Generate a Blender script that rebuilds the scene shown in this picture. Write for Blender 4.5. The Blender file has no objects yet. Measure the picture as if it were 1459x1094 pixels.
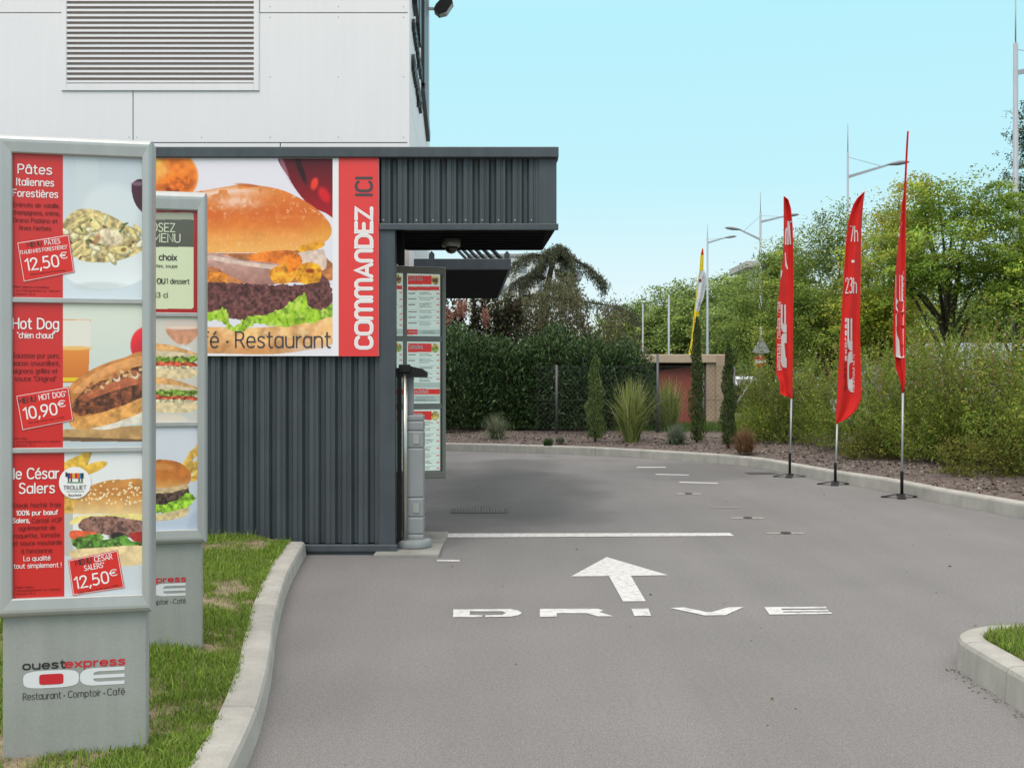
import bpy, bmesh, math, random
import numpy as np
from mathutils import Vector, Matrix
R = math.radians
random.seed(7); rng = np.random.default_rng(7)
sc = bpy.context.scene
COL = sc.collection

# ------------------------------------------------------------------ camera, sky, sun, exposure
F, CX, HY, H = 1600.0, 729.5, 540.0, 1.6          # focal length / principal column / horizon row of the photograph, eye height
cam_d = bpy.data.cameras.new("camera"); cam = bpy.data.objects.new("camera", cam_d); COL.objects.link(cam)
cam.location = (0, 0, H); cam.rotation_euler = (R(90), 0, 0)
cam_d.sensor_fit = 'HORIZONTAL'; cam_d.sensor_width = 36; cam_d.lens = F / 1459 * 36
cam_d.shift_y = -7.0 / 1459; cam_d.clip_end = 3000; cam_d.clip_start = 0.05
sc.camera = cam
SUN_EL, SUN_AZ = 52, 205                          # soft light from behind the camera, a little from the left
w = bpy.data.worlds.new("World"); sc.world = w; w.use_nodes = True
nt = w.node_tree; N = nt.nodes; L = nt.links
bg = N['Background']
sky = N.new('ShaderNodeTexSky'); sky.sky_type = 'NISHITA'; sky.sun_disc = False
sky.sun_elevation = R(SUN_EL); sky.sun_rotation = R(SUN_AZ)
tc = N.new('ShaderNodeTexCoord'); sx = N.new('ShaderNodeSeparateXYZ'); L.new(tc.outputs['Generated'], sx.inputs[0])
ramp = N.new('ShaderNodeValToRGB'); L.new(sx.outputs['Z'], ramp.inputs[0])
cr = ramp.color_ramp
stops = [(0.0, (0.76, 0.83, 0.845)), (0.08, (0.64, 0.795, 0.83)), (0.17, (0.47, 0.765, 0.835)), (0.31, (0.415, 0.755, 0.84)),
         (0.48, (0.92, 0.92, 0.93)), (0.75, (1.40, 1.34, 1.30)), (1.0, (1.60, 1.53, 1.48))]
while len(cr.elements) < len(stops): cr.elements.new(0.5)
for e, (p, c) in zip(cr.elements, stops): e.position = p; e.color = (*c, 1)
sk = N.new('ShaderNodeVectorMath'); sk.operation = 'SCALE'; sk.inputs['Scale'].default_value = 0.07
L.new(sky.outputs[0], sk.inputs[0])
mx = N.new('ShaderNodeMix'); mx.data_type = 'RGBA'; mx.inputs[0].default_value = 0.94
L.new(sk.outputs[0], mx.inputs[6]); L.new(ramp.outputs[0], mx.inputs[7]); L.new(mx.outputs[2], bg.inputs[0])
bg.inputs[1].default_value = 0.86
sun_d = bpy.data.lights.new("sun", 'SUN'); sun = bpy.data.objects.new("sun", sun_d); COL.objects.link(sun)
sun_d.energy = 1.1; sun_d.angle = R(35); sun_d.color = (1.0, 0.93, 0.85)
a, e = R(SUN_AZ), R(SUN_EL)
sdir = Vector((math.sin(a) * math.cos(e), math.cos(a) * math.cos(e), math.sin(e)))
sun.rotation_euler = sdir.to_track_quat('Z', 'Y').to_euler(); sun.location = (0, -5, 30)
sc.view_settings.view_transform = 'Standard'; sc.view_settings.look = 'None'
sc.view_settings.gamma = 1; sc.view_settings.use_curve_mapping = False
sc.view_settings.exposure = 0.50

# ------------------------------------------------------------------ helpers
def lin(c):
    c = np.asarray(c, float) / 255.0
    return np.where(c <= 0.04045, c / 12.92, ((c + 0.055) / 1.055) ** 2.4)
def L3(r, g, b): return tuple(lin((r, g, b)))
def G(px, py, z=0.0):
    Y = (H - z) * F / (py - HY); return ((px - CX) * Y / F, Y)
def XZ(px, py, Y): return ((px - CX) * Y / F, H - (py - HY) * Y / F)
def AX(px, Y): return (px - CX) * Y / F

def mat(name, col, rough=0.6, metal=0.0, var=0.0, scale=8.0, bump=0.0, bscale=60.0, spec=0.5, coat=0.0, fine=0.0, fscale=300.0, streak=0.0):
    m = bpy.data.materials.new(name); m.use_nodes = True
    t = m.node_tree; n = t.nodes; l = t.links; b = n['Principled BSDF']
    b.inputs['Roughness'].default_value = rough; b.inputs['Metallic'].default_value = metal
    b.inputs['Specular IOR Level'].default_value = spec; b.inputs['Coat Weight'].default_value = coat
    b.inputs['Base Color'].default_value = (*col, 1)
    c = n.new('ShaderNodeTexCoord')
    out = None
    def mod(sock_in, scl, amt, det):
        nonlocal c
        no = n.new('ShaderNodeTexNoise'); no.inputs['Scale'].default_value = scl; no.inputs['Detail'].default_value = det
        l.new(c.outputs['Object'], no.inputs['Vector'])
        mr = n.new('ShaderNodeMapRange'); mr.inputs[1].default_value = 0.3; mr.inputs[2].default_value = 0.7
        mr.inputs[3].default_value = 1 - amt; mr.inputs[4].default_value = 1 + amt
        l.new(no.outputs[0], mr.inputs[0])
        v = n.new('ShaderNodeVectorMath'); v.operation = 'SCALE'
        if sock_in is None: v.inputs[0].default_value = col
        else: l.new(sock_in, v.inputs[0])
        l.new(mr.outputs[0], v.inputs['Scale']); return v.outputs[0]
    if var: out = mod(out, scale, var, 5)
    if fine: out = mod(out, fscale, fine, 2)
    if streak:                                       # faint rain streaks running down
        c0 = c; mp = n.new('ShaderNodeMapping'); mp.inputs['Scale'].default_value = (1, 1, 0.045); l.new(c0.outputs['Object'], mp.inputs['Vector'])
        class _W: outputs = {'Object': mp.outputs[0]}
        c = _W; out = mod(out, 14.0, streak, 6)
    if out is not None: l.new(out, b.inputs['Base Color'])
    if bump:
        no = n.new('ShaderNodeTexNoise'); no.inputs['Scale'].default_value = bscale; no.inputs['Detail'].default_value = 4
        l.new(c.outputs['Object'], no.inputs['Vector'])
        bp = n.new('ShaderNodeBump'); bp.inputs['Strength'].default_value = bump; bp.inputs['Distance'].default_value = 0.01
        l.new(no.outputs[0], bp.inputs['Height']); l.new(bp.outputs[0], b.inputs['Normal'])
    return m

def attr_mat(name, rough=0.5, transl=0.0, spec=0.4, coat=0.0):
    m = bpy.data.materials.new(name); m.use_nodes = True
    t = m.node_tree; n = t.nodes; l = t.links; b = n['Principled BSDF']
    at = n.new('ShaderNodeAttribute'); at.attribute_name = 'Col'
    l.new(at.outputs['Color'], b.inputs['Base Color'])
    b.inputs['Roughness'].default_value = rough; b.inputs['Specular IOR Level'].default_value = spec
    b.inputs['Coat Weight'].default_value = coat; b.inputs['Coat Roughness'].default_value = 0.08
    if transl:
        tr = n.new('ShaderNodeBsdfTranslucent'); l.new(at.outputs['Color'], tr.inputs['Color'])
        ms = n.new('ShaderNodeMixShader'); ms.inputs[0].default_value = transl
        l.new(b.outputs[0], ms.inputs[1]); l.new(tr.outputs[0], ms.inputs[2]); l.new(ms.outputs[0], n['Material Output'].inputs[0])
    return m

XF = {}                                             # thing -> world matrix, for parts given in world coordinates
def tag(o, label=None, cat=None, group=None, kind=None):
    if label: o['label'] = label
    if cat: o['category'] = cat
    if group: o['group'] = group
    if kind: o['kind'] = kind
    return o
def thing(name, label, cat, loc=(0, 0, 0), rz=0.0, group=None):
    o = bpy.data.objects.new(name, None); COL.objects.link(o); o.empty_display_size = 0.2
    o.location = loc; o.rotation_euler = (0, 0, rz)
    XF[o.name] = Matrix.Translation(Vector(loc)) @ Matrix.Rotation(rz, 4, 'Z')
    return tag(o, label, cat, group)
def link(name, me, parent=None):
    o = bpy.data.objects.new(name, me); COL.objects.link(o)
    if parent is not None: o.parent = parent
    return o
def copy_tree(o, parent=None):
    c = o.copy(); COL.objects.link(c)
    if parent is not None: c.parent = parent
    for ch in list(o.children): copy_tree(ch, c)
    return c
def owner(o):
    while o is not None and o.name not in XF: o = o.parent
    return o

class MB:
    def __init__(s): s.v = []; s.f = []; s.m = []; s.sm = []
    def add(s, verts, faces, mi=0, smooth=False):
        b = len(s.v); s.v.extend([tuple(v) for v in verts])
        for f in faces: s.f.append(tuple(i + b for i in f)); s.m.append(mi); s.sm.append(smooth)
        return s
    def box(s, x0, x1, y0, y1, z0, z1, mi=0):
        v = [(x0,y0,z0),(x1,y0,z0),(x1,y1,z0),(x0,y1,z0),(x0,y0,z1),(x1,y0,z1),(x1,y1,z1),(x0,y1,z1)]
        return s.add(v, [(0,3,2,1),(4,5,6,7),(0,1,5,4),(1,2,6,5),(2,3,7,6),(3,0,4,7)], mi)
    def bbox(s, x0, x1, y0, y1, z0, z1, b=0.01, mi=0, seg=2):
        bm = bmesh.new(); bmesh.ops.create_cube(bm, size=1)
        for v in bm.verts: v.co = Vector(((x0+x1)/2 + v.co.x*(x1-x0), (y0+y1)/2 + v.co.y*(y1-y0), (z0+z1)/2 + v.co.z*(z1-z0)))
        bmesh.ops.bevel(bm, geom=bm.edges[:], offset=b, segments=seg, profile=0.5, affect='EDGES')
        bm.verts.index_update(); s.add([v.co for v in bm.verts], [[v.index for v in f.verts] for f in bm.faces], mi, False); bm.free(); return s
    def prism(s, pts, d, mi=0, smooth=False):        # pts: list of 3D points (planar loop), d: extrusion vector
        n = len(pts); p = [Vector(q) for q in pts]; d = Vector(d)
        v = p + [q + d for q in p]
        f = [tuple(range(n - 1, -1, -1)), tuple(range(n, 2 * n))] + [(i, (i+1) % n, n + (i+1) % n, n + i) for i in range(n)]
        return s.add(v, f, mi, smooth)
    def poly(s, pts, mi=0): return s.add(pts, [tuple(range(len(pts)))], mi)
    def tube(s, pts, r, mi=0, seg=8, flat=None, cap=True):
        pts = [Vector(p) for p in pts]; n = len(pts)
        rs = r if isinstance(r, (list, tuple)) else [r] * n
        vs = []; up = None
        for i, p in enumerate(pts):
            t = (pts[min(i+1, n-1)] - pts[max(i-1, 0)]).normalized()
            if up is None:
                up = Vector((0, 0, 1)) if abs(t.z) < 0.9 else Vector((0, 1, 0))
                if flat is not None: up = Vector(flat[0])
            sd = t.cross(up);
            if sd.length < 1e-6: sd = t.cross(Vector((1, 0.1, 0)))
            sd.normalize(); u2 = sd.cross(t).normalized()
            if flat is None: up = u2
            k = flat[1] if flat is not None else 1.0
            for j in range(seg):
                an = 2 * math.pi * j / seg
                vs.append(p + sd * (math.cos(an) * rs[i]) + u2 * (math.sin(an) * rs[i] * k))
        fs = []
        for i in range(n - 1):
            for j in range(seg):
                a = i * seg + j; b = i * seg + (j + 1) % seg
                fs.append((a, b, b + seg, a + seg))
        s.add(vs, fs, mi, True)
        if cap:
            b = len(s.v) - len(vs)
            s.f.append(tuple(b + j for j in range(seg - 1, -1, -1))); s.m.append(mi); s.sm.append(False)
            s.f.append(tuple(b + (n - 1) * seg + j for j in range(seg))); s.m.append(mi); s.sm.append(False)
        return s
    def lathe(s, prof, c=(0, 0), seg=20, mi=0, smooth=True):
        vs = []; fs = []
        for (r, z) in prof:
            for j in range(seg):
                an = 2 * math.pi * j / seg; vs.append((c[0] + r * math.cos(an), c[1] + r * math.sin(an), z))
        for i in range(len(prof) - 1):
            for j in range(seg):
                a = i * seg + j; b = i * seg + (j + 1) % seg; fs.append((a, b, b + seg, a + seg))
        s.add(vs, fs, mi, smooth)
        b = len(s.v) - len(vs)
        s.f.append(tuple(b + j for j in range(seg - 1, -1, -1))); s.m.append(mi); s.sm.append(False)
        s.f.append(tuple(b + (len(prof) - 1) * seg + j for j in range(seg))); s.m.append(mi); s.sm.append(False)
        return s
    def build(s, name, mats, parent=None, world=False):
        v = s.v
        if world and parent is not None:
            ow = owner(parent); inv = XF[ow.name].inverted(); v = [tuple(inv @ Vector(p)) for p in v]
        me = bpy.data.meshes.new(name); me.from_pydata(v, [], s.f)
        for m in (mats if isinstance(mats, (list, tuple)) else [mats]): me.materials.append(m)
        me.polygons.foreach_set('material_index', s.m); me.polygons.foreach_set('use_smooth', s.sm); me.update()
        return link(name, me, parent)

def np_mesh(name, V, loops, starts, totals, m, cols=None, smooth=False):
    me = bpy.data.meshes.new(name)
    me.vertices.add(len(V)); me.vertices.foreach_set('co', np.asarray(V, np.float32).ravel())
    me.loops.add(len(loops)); me.loops.foreach_set('vertex_index', np.asarray(loops, np.int32))
    me.polygons.add(len(starts)); me.polygons.foreach_set('loop_start', np.asarray(starts, np.int32))
    try: me.polygons.foreach_set('loop_total', np.asarray(totals, np.int32))
    except Exception: pass
    if cols is not None:
        at = me.color_attributes.new('Col', 'FLOAT_COLOR', 'POINT')
        c4 = np.ones((len(V), 4), np.float32); c4[:, :3] = cols; at.data.foreach_set('color', c4.ravel())
    me.materials.append(m); me.update(calc_edges=True); me.validate()
    if smooth: me.polygons.foreach_set('use_smooth', np.ones(len(starts), bool))
    return me

def unit(v): return v / np.maximum(np.linalg.norm(v, axis=1, keepdims=True), 1e-9)
def leaves(name, P, Ln, Wd, C, m, axis=None, jit=0.6, nrm=None):
    n = len(P); a = unit(rng.normal(size=(n, 3)))
    if axis is not None: a = unit(axis + jit * a)
    if nrm is None: b = unit(np.cross(a, unit(rng.normal(size=(n, 3)))))
    else:                                            # blades lie roughly across the given direction
        q = unit(nrm + 0.55 * rng.normal(size=(n, 3))); a = unit(a - q * (a * q).sum(1, keepdims=True)); b = np.cross(q, a)
    Ln = np.broadcast_to(Ln, (n,))[:, None]; Wd = np.broadcast_to(Wd, (n,))[:, None]
    V = np.stack([P - a * Ln / 2, P - b * Wd / 2 + a * Ln * 0.05, P + a * Ln / 2, P + b * Wd / 2 + a * Ln * 0.05], 1).reshape(-1, 3)
    return np_mesh(name, V, np.arange(4 * n), np.arange(0, 4 * n, 4), np.full(n, 4), m, np.repeat(C, 4, 0))
def blades(name, P, hgt, wid, lean, C, m, droop=0.5, fan=False):
    n = len(P); an = rng.uniform(0, 2 * np.pi, n); d = np.stack([np.cos(an), np.sin(an), np.zeros(n)], 1)
    sd = np.stack([-d[:, 1], d[:, 0], np.zeros(n)], 1); up = np.array([0, 0, 1.0])
    hgt = np.broadcast_to(hgt, (n,))[:, None]; wid = np.broadcast_to(wid, (n,))[:, None]; lean = np.broadcast_to(lean, (n,))[:, None]
    m1 = P + up * hgt * 0.6 + d * hgt * lean * 0.35
    tp = P + up * hgt * (1 - droop * 0.25 * lean) + d * hgt * lean
    if fan:                                          # lean is the angle from upright
        m1 = P + hgt*.55*(up*np.cos(lean*.75) + d*np.sin(lean*.75)); tp = m1 + hgt*.45*(up*np.cos(np.minimum(lean*(1+droop), 2.4)) + d*np.sin(np.minimum(lean*(1+droop), 2.4)))
    V = np.stack([P - sd * wid / 2, P + sd * wid / 2, m1 - sd * wid * 0.4, m1 + sd * wid * 0.4, tp], 1).reshape(-1, 3)
    b = np.arange(n)[:, None] * 5
    lp = (b + np.array([0, 1, 3, 2, 2, 3, 4])).ravel()
    st = (np.arange(n)[:, None] * 7 + np.array([0, 4])).ravel(); tt = np.tile([4, 3], n)
    return np_mesh(name, V, lp, st, tt, m, np.repeat(C, 5, 0))
def pal(n, cols, jit=0.18, idx=None):
    c = np.array(cols); i = rng.integers(0, len(c), n) if idx is None else idx
    return np.clip(c[i] * (1 + jit * rng.normal(size=(n, 1))) * (1 + 0.05 * rng.normal(size=(n, 3))), 0.004, 0.95)
def catmull(pts, step=0.1, closed=False):
    P = [Vector((p[0], p[1], 0)) for p in pts]; out = []
    n = len(P); rg = range(n) if closed else range(n - 1)
    for i in rg:
        p0 = P[(i-1) % n] if closed else P[max(i-1, 0)]; p1 = P[i]; p2 = P[(i+1) % n]; p3 = P[(i+2) % n] if closed else P[min(i+2, n-1)]
        k = max(1, int((p2 - p1).length / step))
        for j in range(k):
            t = j / k
            out.append(0.5 * ((2*p1) + (p2-p0)*t + (2*p0-5*p1+4*p2-p3)*t*t + (3*p1-p0-3*p2+p3)*t**3))
    if not closed: out.append(P[-1])
    return [(v.x, v.y) for v in out]
def normals2(path, closed=False):
    n = len(path); o = []
    for i in range(n):
        a = path[(i-1) % n] if closed else path[max(i-1, 0)]; b = path[(i+1) % n] if closed else path[min(i+1, n-1)]
        t = Vector((b[0]-a[0], b[1]-a[1])).normalized(); o.append((t.y, -t.x))      # to the right of travel
    return o

# text -------------------------------------------------------------
_tc = {}
def text2d(s, bold=0.0):
    k = (s, bold)
    if k in _tc: return _tc[k]
    cu = bpy.data.curves.new('t', 'FONT'); cu.body = s; cu.size = 1; cu.resolution_u = 3; cu.offset = bold; cu.fill_mode = 'FRONT'
    ob = bpy.data.objects.new('t', cu); COL.objects.link(ob)
    me = bpy.data.meshes.new_from_object(ob.evaluated_get(bpy.context.evaluated_depsgraph_get()))
    vs = [(v.co.x, v.co.y) for v in me.vertices]; fs = [tuple(p.vertices) for p in me.polygons]
    bpy.data.objects.remove(ob); bpy.data.curves.remove(cu); bpy.data.meshes.remove(me)
    _tc[k] = (vs, fs); return _tc[k]
CAP = max(v[1] for v in text2d('H')[0])

class Plane:                                         # an upright printed surface: photo pixel <-> local (x, z) on its face
    def __init__(s, c, rz, yf):                      # c: thing location, rz: its turn, yf: local y of the face
        s.c = Vector(c); s.ax = Vector((math.cos(rz), math.sin(rz), 0)); s.ay = Vector((-math.sin(rz), math.cos(rz), 0)); s.yf = yf
        s.o = s.c + s.ay * yf
    def loc(s, px, py):
        d = Vector(((px - CX) / F, 1, -(py - HY) / F)); o = Vector((0, 0, H))
        t = (s.o - o).dot(s.ay) / d.dot(s.ay); p = o + d * t - s.c
        return p.dot(s.ax), p.z
    def pix(s, x, z):                                # arrays of local coordinates -> photo pixels
        wx = s.o.x + s.ax.x * x; wy = s.o.y + s.ax.y * x; wz = s.c.z + z
        return CX + wx / wy * F, HY - (wz - H) / wy * F
    def scale(s, px, py):
        a = s.loc(px, py); b = s.loc(px, py + 10); return (a[1] - b[1]) / 10

# --- a rounded single-line alphabet like the printed one (cap height 1, x-height .7)
def _arc(x0, y0, x1, y1, a0=0, a1=360, n=14, e=2.6):
    cx, cy, rx, ry = (x0+x1)/2, (y0+y1)/2, (x1-x0)/2, (y1-y0)/2; o = []
    for i in range(n+1):
        t = R(a0 + (a1-a0)*i/n); c, q = math.cos(t), math.sin(t)
        o.append((cx + rx*math.copysign(abs(c)**(2/e), c), cy + ry*math.copysign(abs(q)**(2/e), q)))
    return o
_o = _arc(0, 0, .5, .7); _ar = [(0, .36)] + _arc(0, .1, .5, .7, 170, 0, 8) + [(.5, 0)]
_e = [(0, .36), (.5, .36)] + _arc(0, 0, .5, .7, 8, 315, 12); _c = _arc(0, 0, .5, .7, 42, 318, 12); _O = _arc(0, 0, .68, 1)
_s = [(.4, .62), (.28, .7), (.12, .7), (.02, .6), (.04, .45), (.2, .37), (.36, .3), (.42, .16), (.34, .03), (.2, 0), (.1, 0), (0, .08)]
_S = [(x*1.2, y*1.43) for x, y in _s]
GLY = {'a': (.5, [_o, [(.5, .7), (.5, 0)]]), 'b': (.5, [_o, [(0, 1), (0, 0)]]), 'c': (.44, [_c]), 'd': (.5, [_o, [(.5, 1), (.5, 0)]]), 'e': (.5, [_e]),
 'f': (.28, [[(.32, 1), (.2, .98), (.12, .85), (.12, 0)], [(0, .7), (.28, .7)]]), 'g': (.5, [_o, [(.5, .7), (.5, -.1), (.4, -.25), (.08, -.25)]]), 'h': (.5, [[(0, 1), (0, 0)], _ar]),
 'i': (.02, [[(0, .7), (0, 0)], [(0, .93), (0, .97)]]), 'k': (.42, [[(0, 1), (0, 0)], [(.4, .7), (0, .28)], [(.12, .4), (.42, 0)]]), 'l': (.02, [[(0, 1), (0, 0)]]),
 'm': (.86, [[(0, .7), (0, 0)], [(0, .36)] + _arc(0, .1, .43, .7, 170, 0, 7) + [(.43, 0)], [(.43, .36)] + _arc(.43, .1, .86, .7, 170, 0, 7) + [(.86, 0)]]), 'n': (.5, [[(0, .7), (0, 0)], _ar]),
 'o': (.5, [_o]), 'p': (.5, [_o, [(0, .7), (0, -.28)]]), 'q': (.5, [_o, [(.5, .7), (.5, -.28)]]), 'r': (.26, [[(0, .7), (0, 0)], [(0, .4), (.06, .62), (.27, .7)]]), 's': (.42, [_s]),
 't': (.3, [[(.12, .95), (.12, .14), (.2, 0), (.32, 0)], [(0, .7), (.3, .7)]]), 'u': (.5, [[(0, .7)] + _arc(0, 0, .5, .6, 180, 360, 8) + [(.5, .7)], [(.5, .3), (.5, 0)]]), 'v': (.46, [[(0, .7), (.23, 0), (.46, .7)]]),
 'w': (.7, [[(0, .7), (.18, 0), (.35, .6), (.52, 0), (.7, .7)]]), 'x': (.44, [[(0, .7), (.44, 0)], [(.44, .7), (0, 0)]]), 'y': (.46, [[(0, .7), (.24, .05)], [(.46, .7), (.14, -.28)]]), 'z': (.42, [[(0, .7), (.42, .7), (0, 0), (.42, 0)]]), 'œ': (.86, [_o, [(x+.42, y) for x, y in _e]]),
 'A': (.66, [[(0, 0), (.33, 1), (.66, 0)], [(.1, .3), (.56, .3)]]), 'B': (.54, [[(0, 0), (0, 1), (.34, 1), (.48, .9), (.48, .62), (.34, .53), (0, .53)], [(.34, .53), (.54, .42), (.54, .12), (.38, 0), (0, 0)]]), 'C': (.6, [_arc(0, 0, .68, 1, 42, 318, 12)]),
 'D': (.62, [[(0, 0), (0, 1), (.3, 1), (.52, .9), (.62, .65), (.62, .35), (.52, .1), (.3, 0), (0, 0)]]), 'E': (.48, [[(.48, 1), (0, 1), (0, 0), (.48, 0)], [(0, .52), (.42, .52)]]), 'F': (.46, [[(.46, 1), (0, 1), (0, 0)], [(0, .52), (.4, .52)]]),
 'G': (.64, [_arc(0, 0, .68, 1, 42, 340, 12) + [(.66, .48), (.4, .48)]]), 'H': (.56, [[(0, 0), (0, 1)], [(.56, 0), (.56, 1)], [(0, .52), (.56, .52)]]), 'I': (.02, [[(0, 0), (0, 1)]]), 'L': (.42, [[(0, 1), (0, 0), (.42, 0)]]),
 'M': (.74, [[(0, 0), (0, 1), (.37, .3), (.74, 1), (.74, 0)]]), 'N': (.58, [[(0, 0), (0, 1), (.58, 0), (.58, 1)]]), 'O': (.68, [_O]), 'P': (.5, [[(0, 0), (0, 1), (.32, 1), (.48, .9), (.5, .7), (.44, .52), (.3, .46), (0, .46)]]),
 'R': (.54, [[(0, 0), (0, 1), (.32, 1), (.48, .9), (.5, .72), (.44, .54), (.3, .48), (0, .48)], [(.28, .48), (.54, 0)]]), 'S': (.5, [_S]), 'T': (.56, [[(0, 1), (.56, 1)], [(.28, 1), (.28, 0)]]), 'U': (.58, [[(0, 1)] + _arc(0, 0, .58, .7, 180, 360, 10) + [(.58, 1)]]),
 'V': (.62, [[(0, 1), (.31, 0), (.62, 1)]]), 'Z': (.54, [[(0, 1), (.54, 1), (0, 0), (.54, 0)]]), '0': (.52, [_arc(0, 0, .52, 1)]), '1': (.22, [[(0, .82), (.2, 1), (.2, 0)]]),
 '2': (.5, [[(0, .76), (.05, .93), (.2, 1), (.36, .98), (.47, .84), (.45, .66), (.3, .42), (0, 0), (.5, 0)]]), '3': (.48, [[(.02, .9), (.2, 1), (.4, .94), (.44, .72), (.34, .56), (.18, .53)], [(.18, .53), (.4, .46), (.48, .26), (.38, .05), (.18, 0), (0, .1)]]),
 '5': (.5, [[(.44, 1), (.08, 1), (.04, .56), (.22, .62), (.4, .56), (.49, .34), (.42, .1), (.22, 0), (0, .08)]]), '6': (.5, [[(.4, 1), (.14, .6), (.02, .3)], _arc(0, 0, .5, .58)]), '8': (.5, [_arc(.04, .52, .46, 1), _arc(0, 0, .5, .52)]), '9': (.5, [_arc(0, .42, .5, 1), [(.48, .6), (.36, .3), (.1, 0)]]),
 '7': (.48, [[(0, 1), (.48, 1), (.14, 0)]]), '€': (.6, [_arc(.08, 0, .72, 1, 45, 315, 12), [(0, .6), (.5, .6)], [(0, .42), (.46, .42)]]), ',': (.06, [[(.05, .05), (-.03, -.16)]]), '.': (.02, [[(0, .02), (0, .05)]]), '!': (.02, [[(0, 1), (0, .3)], [(0, .02), (0, .06)]]),
 ':': (.02, [[(0, .1), (0, .14)], [(0, .55), (0, .59)]]), "'": (.02, [[(0, 1), (0, .8)]]), '"': (.14, [[(0, 1), (0, .82)], [(.14, 1), (.14, .82)]]), '+': (.4, [[(0, .4), (.4, .4)], [(.2, .6), (.2, .2)]]), '*': (.14, [[(0, .95), (.14, .8)], [(.14, .95), (0, .8)]]),
 '%': (.7, [_arc(0, .55, .28, 1, 0, 360, 8), _arc(.42, 0, .7, .45, 0, 360, 8), [(.6, 1), (.1, 0)]]), '-': (.3, [[(0, .4), (.3, .4)]]), '·': (.02, [[(0, .38), (0, .42)]]), ' ': (.22, [])}
for _k, _b, _d in (('é', 'e', [(.2, .84), (.34, 1.0)]), ('è', 'e', [(.3, .84), (.16, 1.0)]), ('ê', 'e', [(.1, .84), (.25, 1.0), (.4, .84)]), ('â', 'a', [(.1, .84), (.25, 1.0), (.4, .84)]), ('à', 'a', [(.3, .84), (.16, 1.0)]),
                   ('É', 'E', [(.2, 1.14), (.34, 1.3)]), ('È', 'E', [(.34, 1.14), (.2, 1.3)]), ('Â', 'A', [(.18, 1.12), (.33, 1.28), (.48, 1.12)])):
    GLY[_k] = (GLY[_b][0], GLY[_b][1] + [_d])
def strokes(s):
    out = []; u = 0.0
    for c in s:
        wd, ls = GLY.get(c, GLY[' '])
        for l in ls: out.append([(u + a, b) for a, b in l])
        u += wd + .2
    return out, u - .2
def ribbon(mb, pts, hw, fn, mi):
    p = [Vector((a, b)) for a, b in pts]; q = [p[0]]
    for c in p[1:]:
        if (c - q[-1]).length > 1e-7: q.append(c)
    p = q
    if len(p) < 2: return
    n = len(p); closed = (p[0] - p[-1]).length < 1e-6 and n > 3; V = []; f = []
    if closed: p = p[:-1]; n -= 1
    for i in range(n):
        a = p[i-1] if (closed or i) else None; b = p[(i+1) % n] if (closed or i < n-1) else None
        d0 = (p[i]-a).normalized() if a is not None else None; d1 = (b-p[i]).normalized() if b is not None else None
        if d0 is None: d0 = d1
        if d1 is None: d1 = d0
        m = (d0 + d1); m = m.normalized() if m.length > 1e-3 else d0
        k = 1.0 / max(0.6, m.dot(d0)); nn = Vector((-m.y, m.x)) * hw * k; V += [p[i] + nn, p[i] - nn]
    for i in range(n if closed else n-1): j = (i+1) % n; f.append((2*i, 2*i+1, 2*j+1, 2*j))
    if not closed:
        for e_, o, sgn in ((0, 1, 1), (n-1, n-2, -1)):
            d = (p[e_] - p[o]).normalized(); pe = Vector((-d.y, d.x)); b0 = len(V)
            for t in range(1, 5): an = math.pi*t/5; V.append(p[e_] + (pe*math.cos(an) + d*math.sin(an))*hw)
            ring = [2*e_+1 if sgn > 0 else 2*e_] + list(range(b0, b0+4)) + [2*e_ if sgn > 0 else 2*e_+1]; f.append(tuple(ring[::-1]))
    mb.add([fn(v.x, v.y) for v in V], f, mi)
def write(mb, fn, nrm, s, cap, wtot, wt, mi, align='l', seg=6):
    # fn(u, v): metres along / above the base line -> 3D; nrm: the face's outward normal
    ls, tot = strokes(s); kx = (wtot / tot) if wtot else cap; sh = 0 if align == 'l' else (wtot or tot*cap) * (0.5 if align == 'c' else 1)
    for k, l in enumerate(ls):                       # strokes that meet lie a hair apart
        ribbon(mb, [(a*kx - sh, b*cap) for a, b in l], wt*cap, lambda u, v, o=0.00012*(k % 3): tuple(Vector(fn(u, v)) - Vector(nrm)*o), mi)
def put_text(mb, pl, s, px, py, hpx, wpx=None, bold=0.0, rot=0.0, align='l', off=0.002, mi=0):
    sc_ = pl.scale(px, py); k = hpx * sc_; ox, oz = pl.loc(px, py); ca, sa = math.cos(R(rot)), math.sin(R(rot))
    write(mb, lambda u, v: (ox + u*ca - v*sa, pl.yf - off, oz + u*sa + v*ca), (0, 1, 0), s, k, wpx*(pl.loc(px + 5, py)[0] - pl.loc(px - 5, py)[0])/10 if wpx else None, 0.068 + min(bold, .02)*1.6, mi, align, 6 if hpx > 5 else 4)
def put_poly(mb, pl, pts, off=0.001, mi=0):
    mb.poly([(lambda q: (q[0], pl.yf - off, q[1]))(pl.loc(*p)) for p in pts][::-1], mi)

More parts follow.
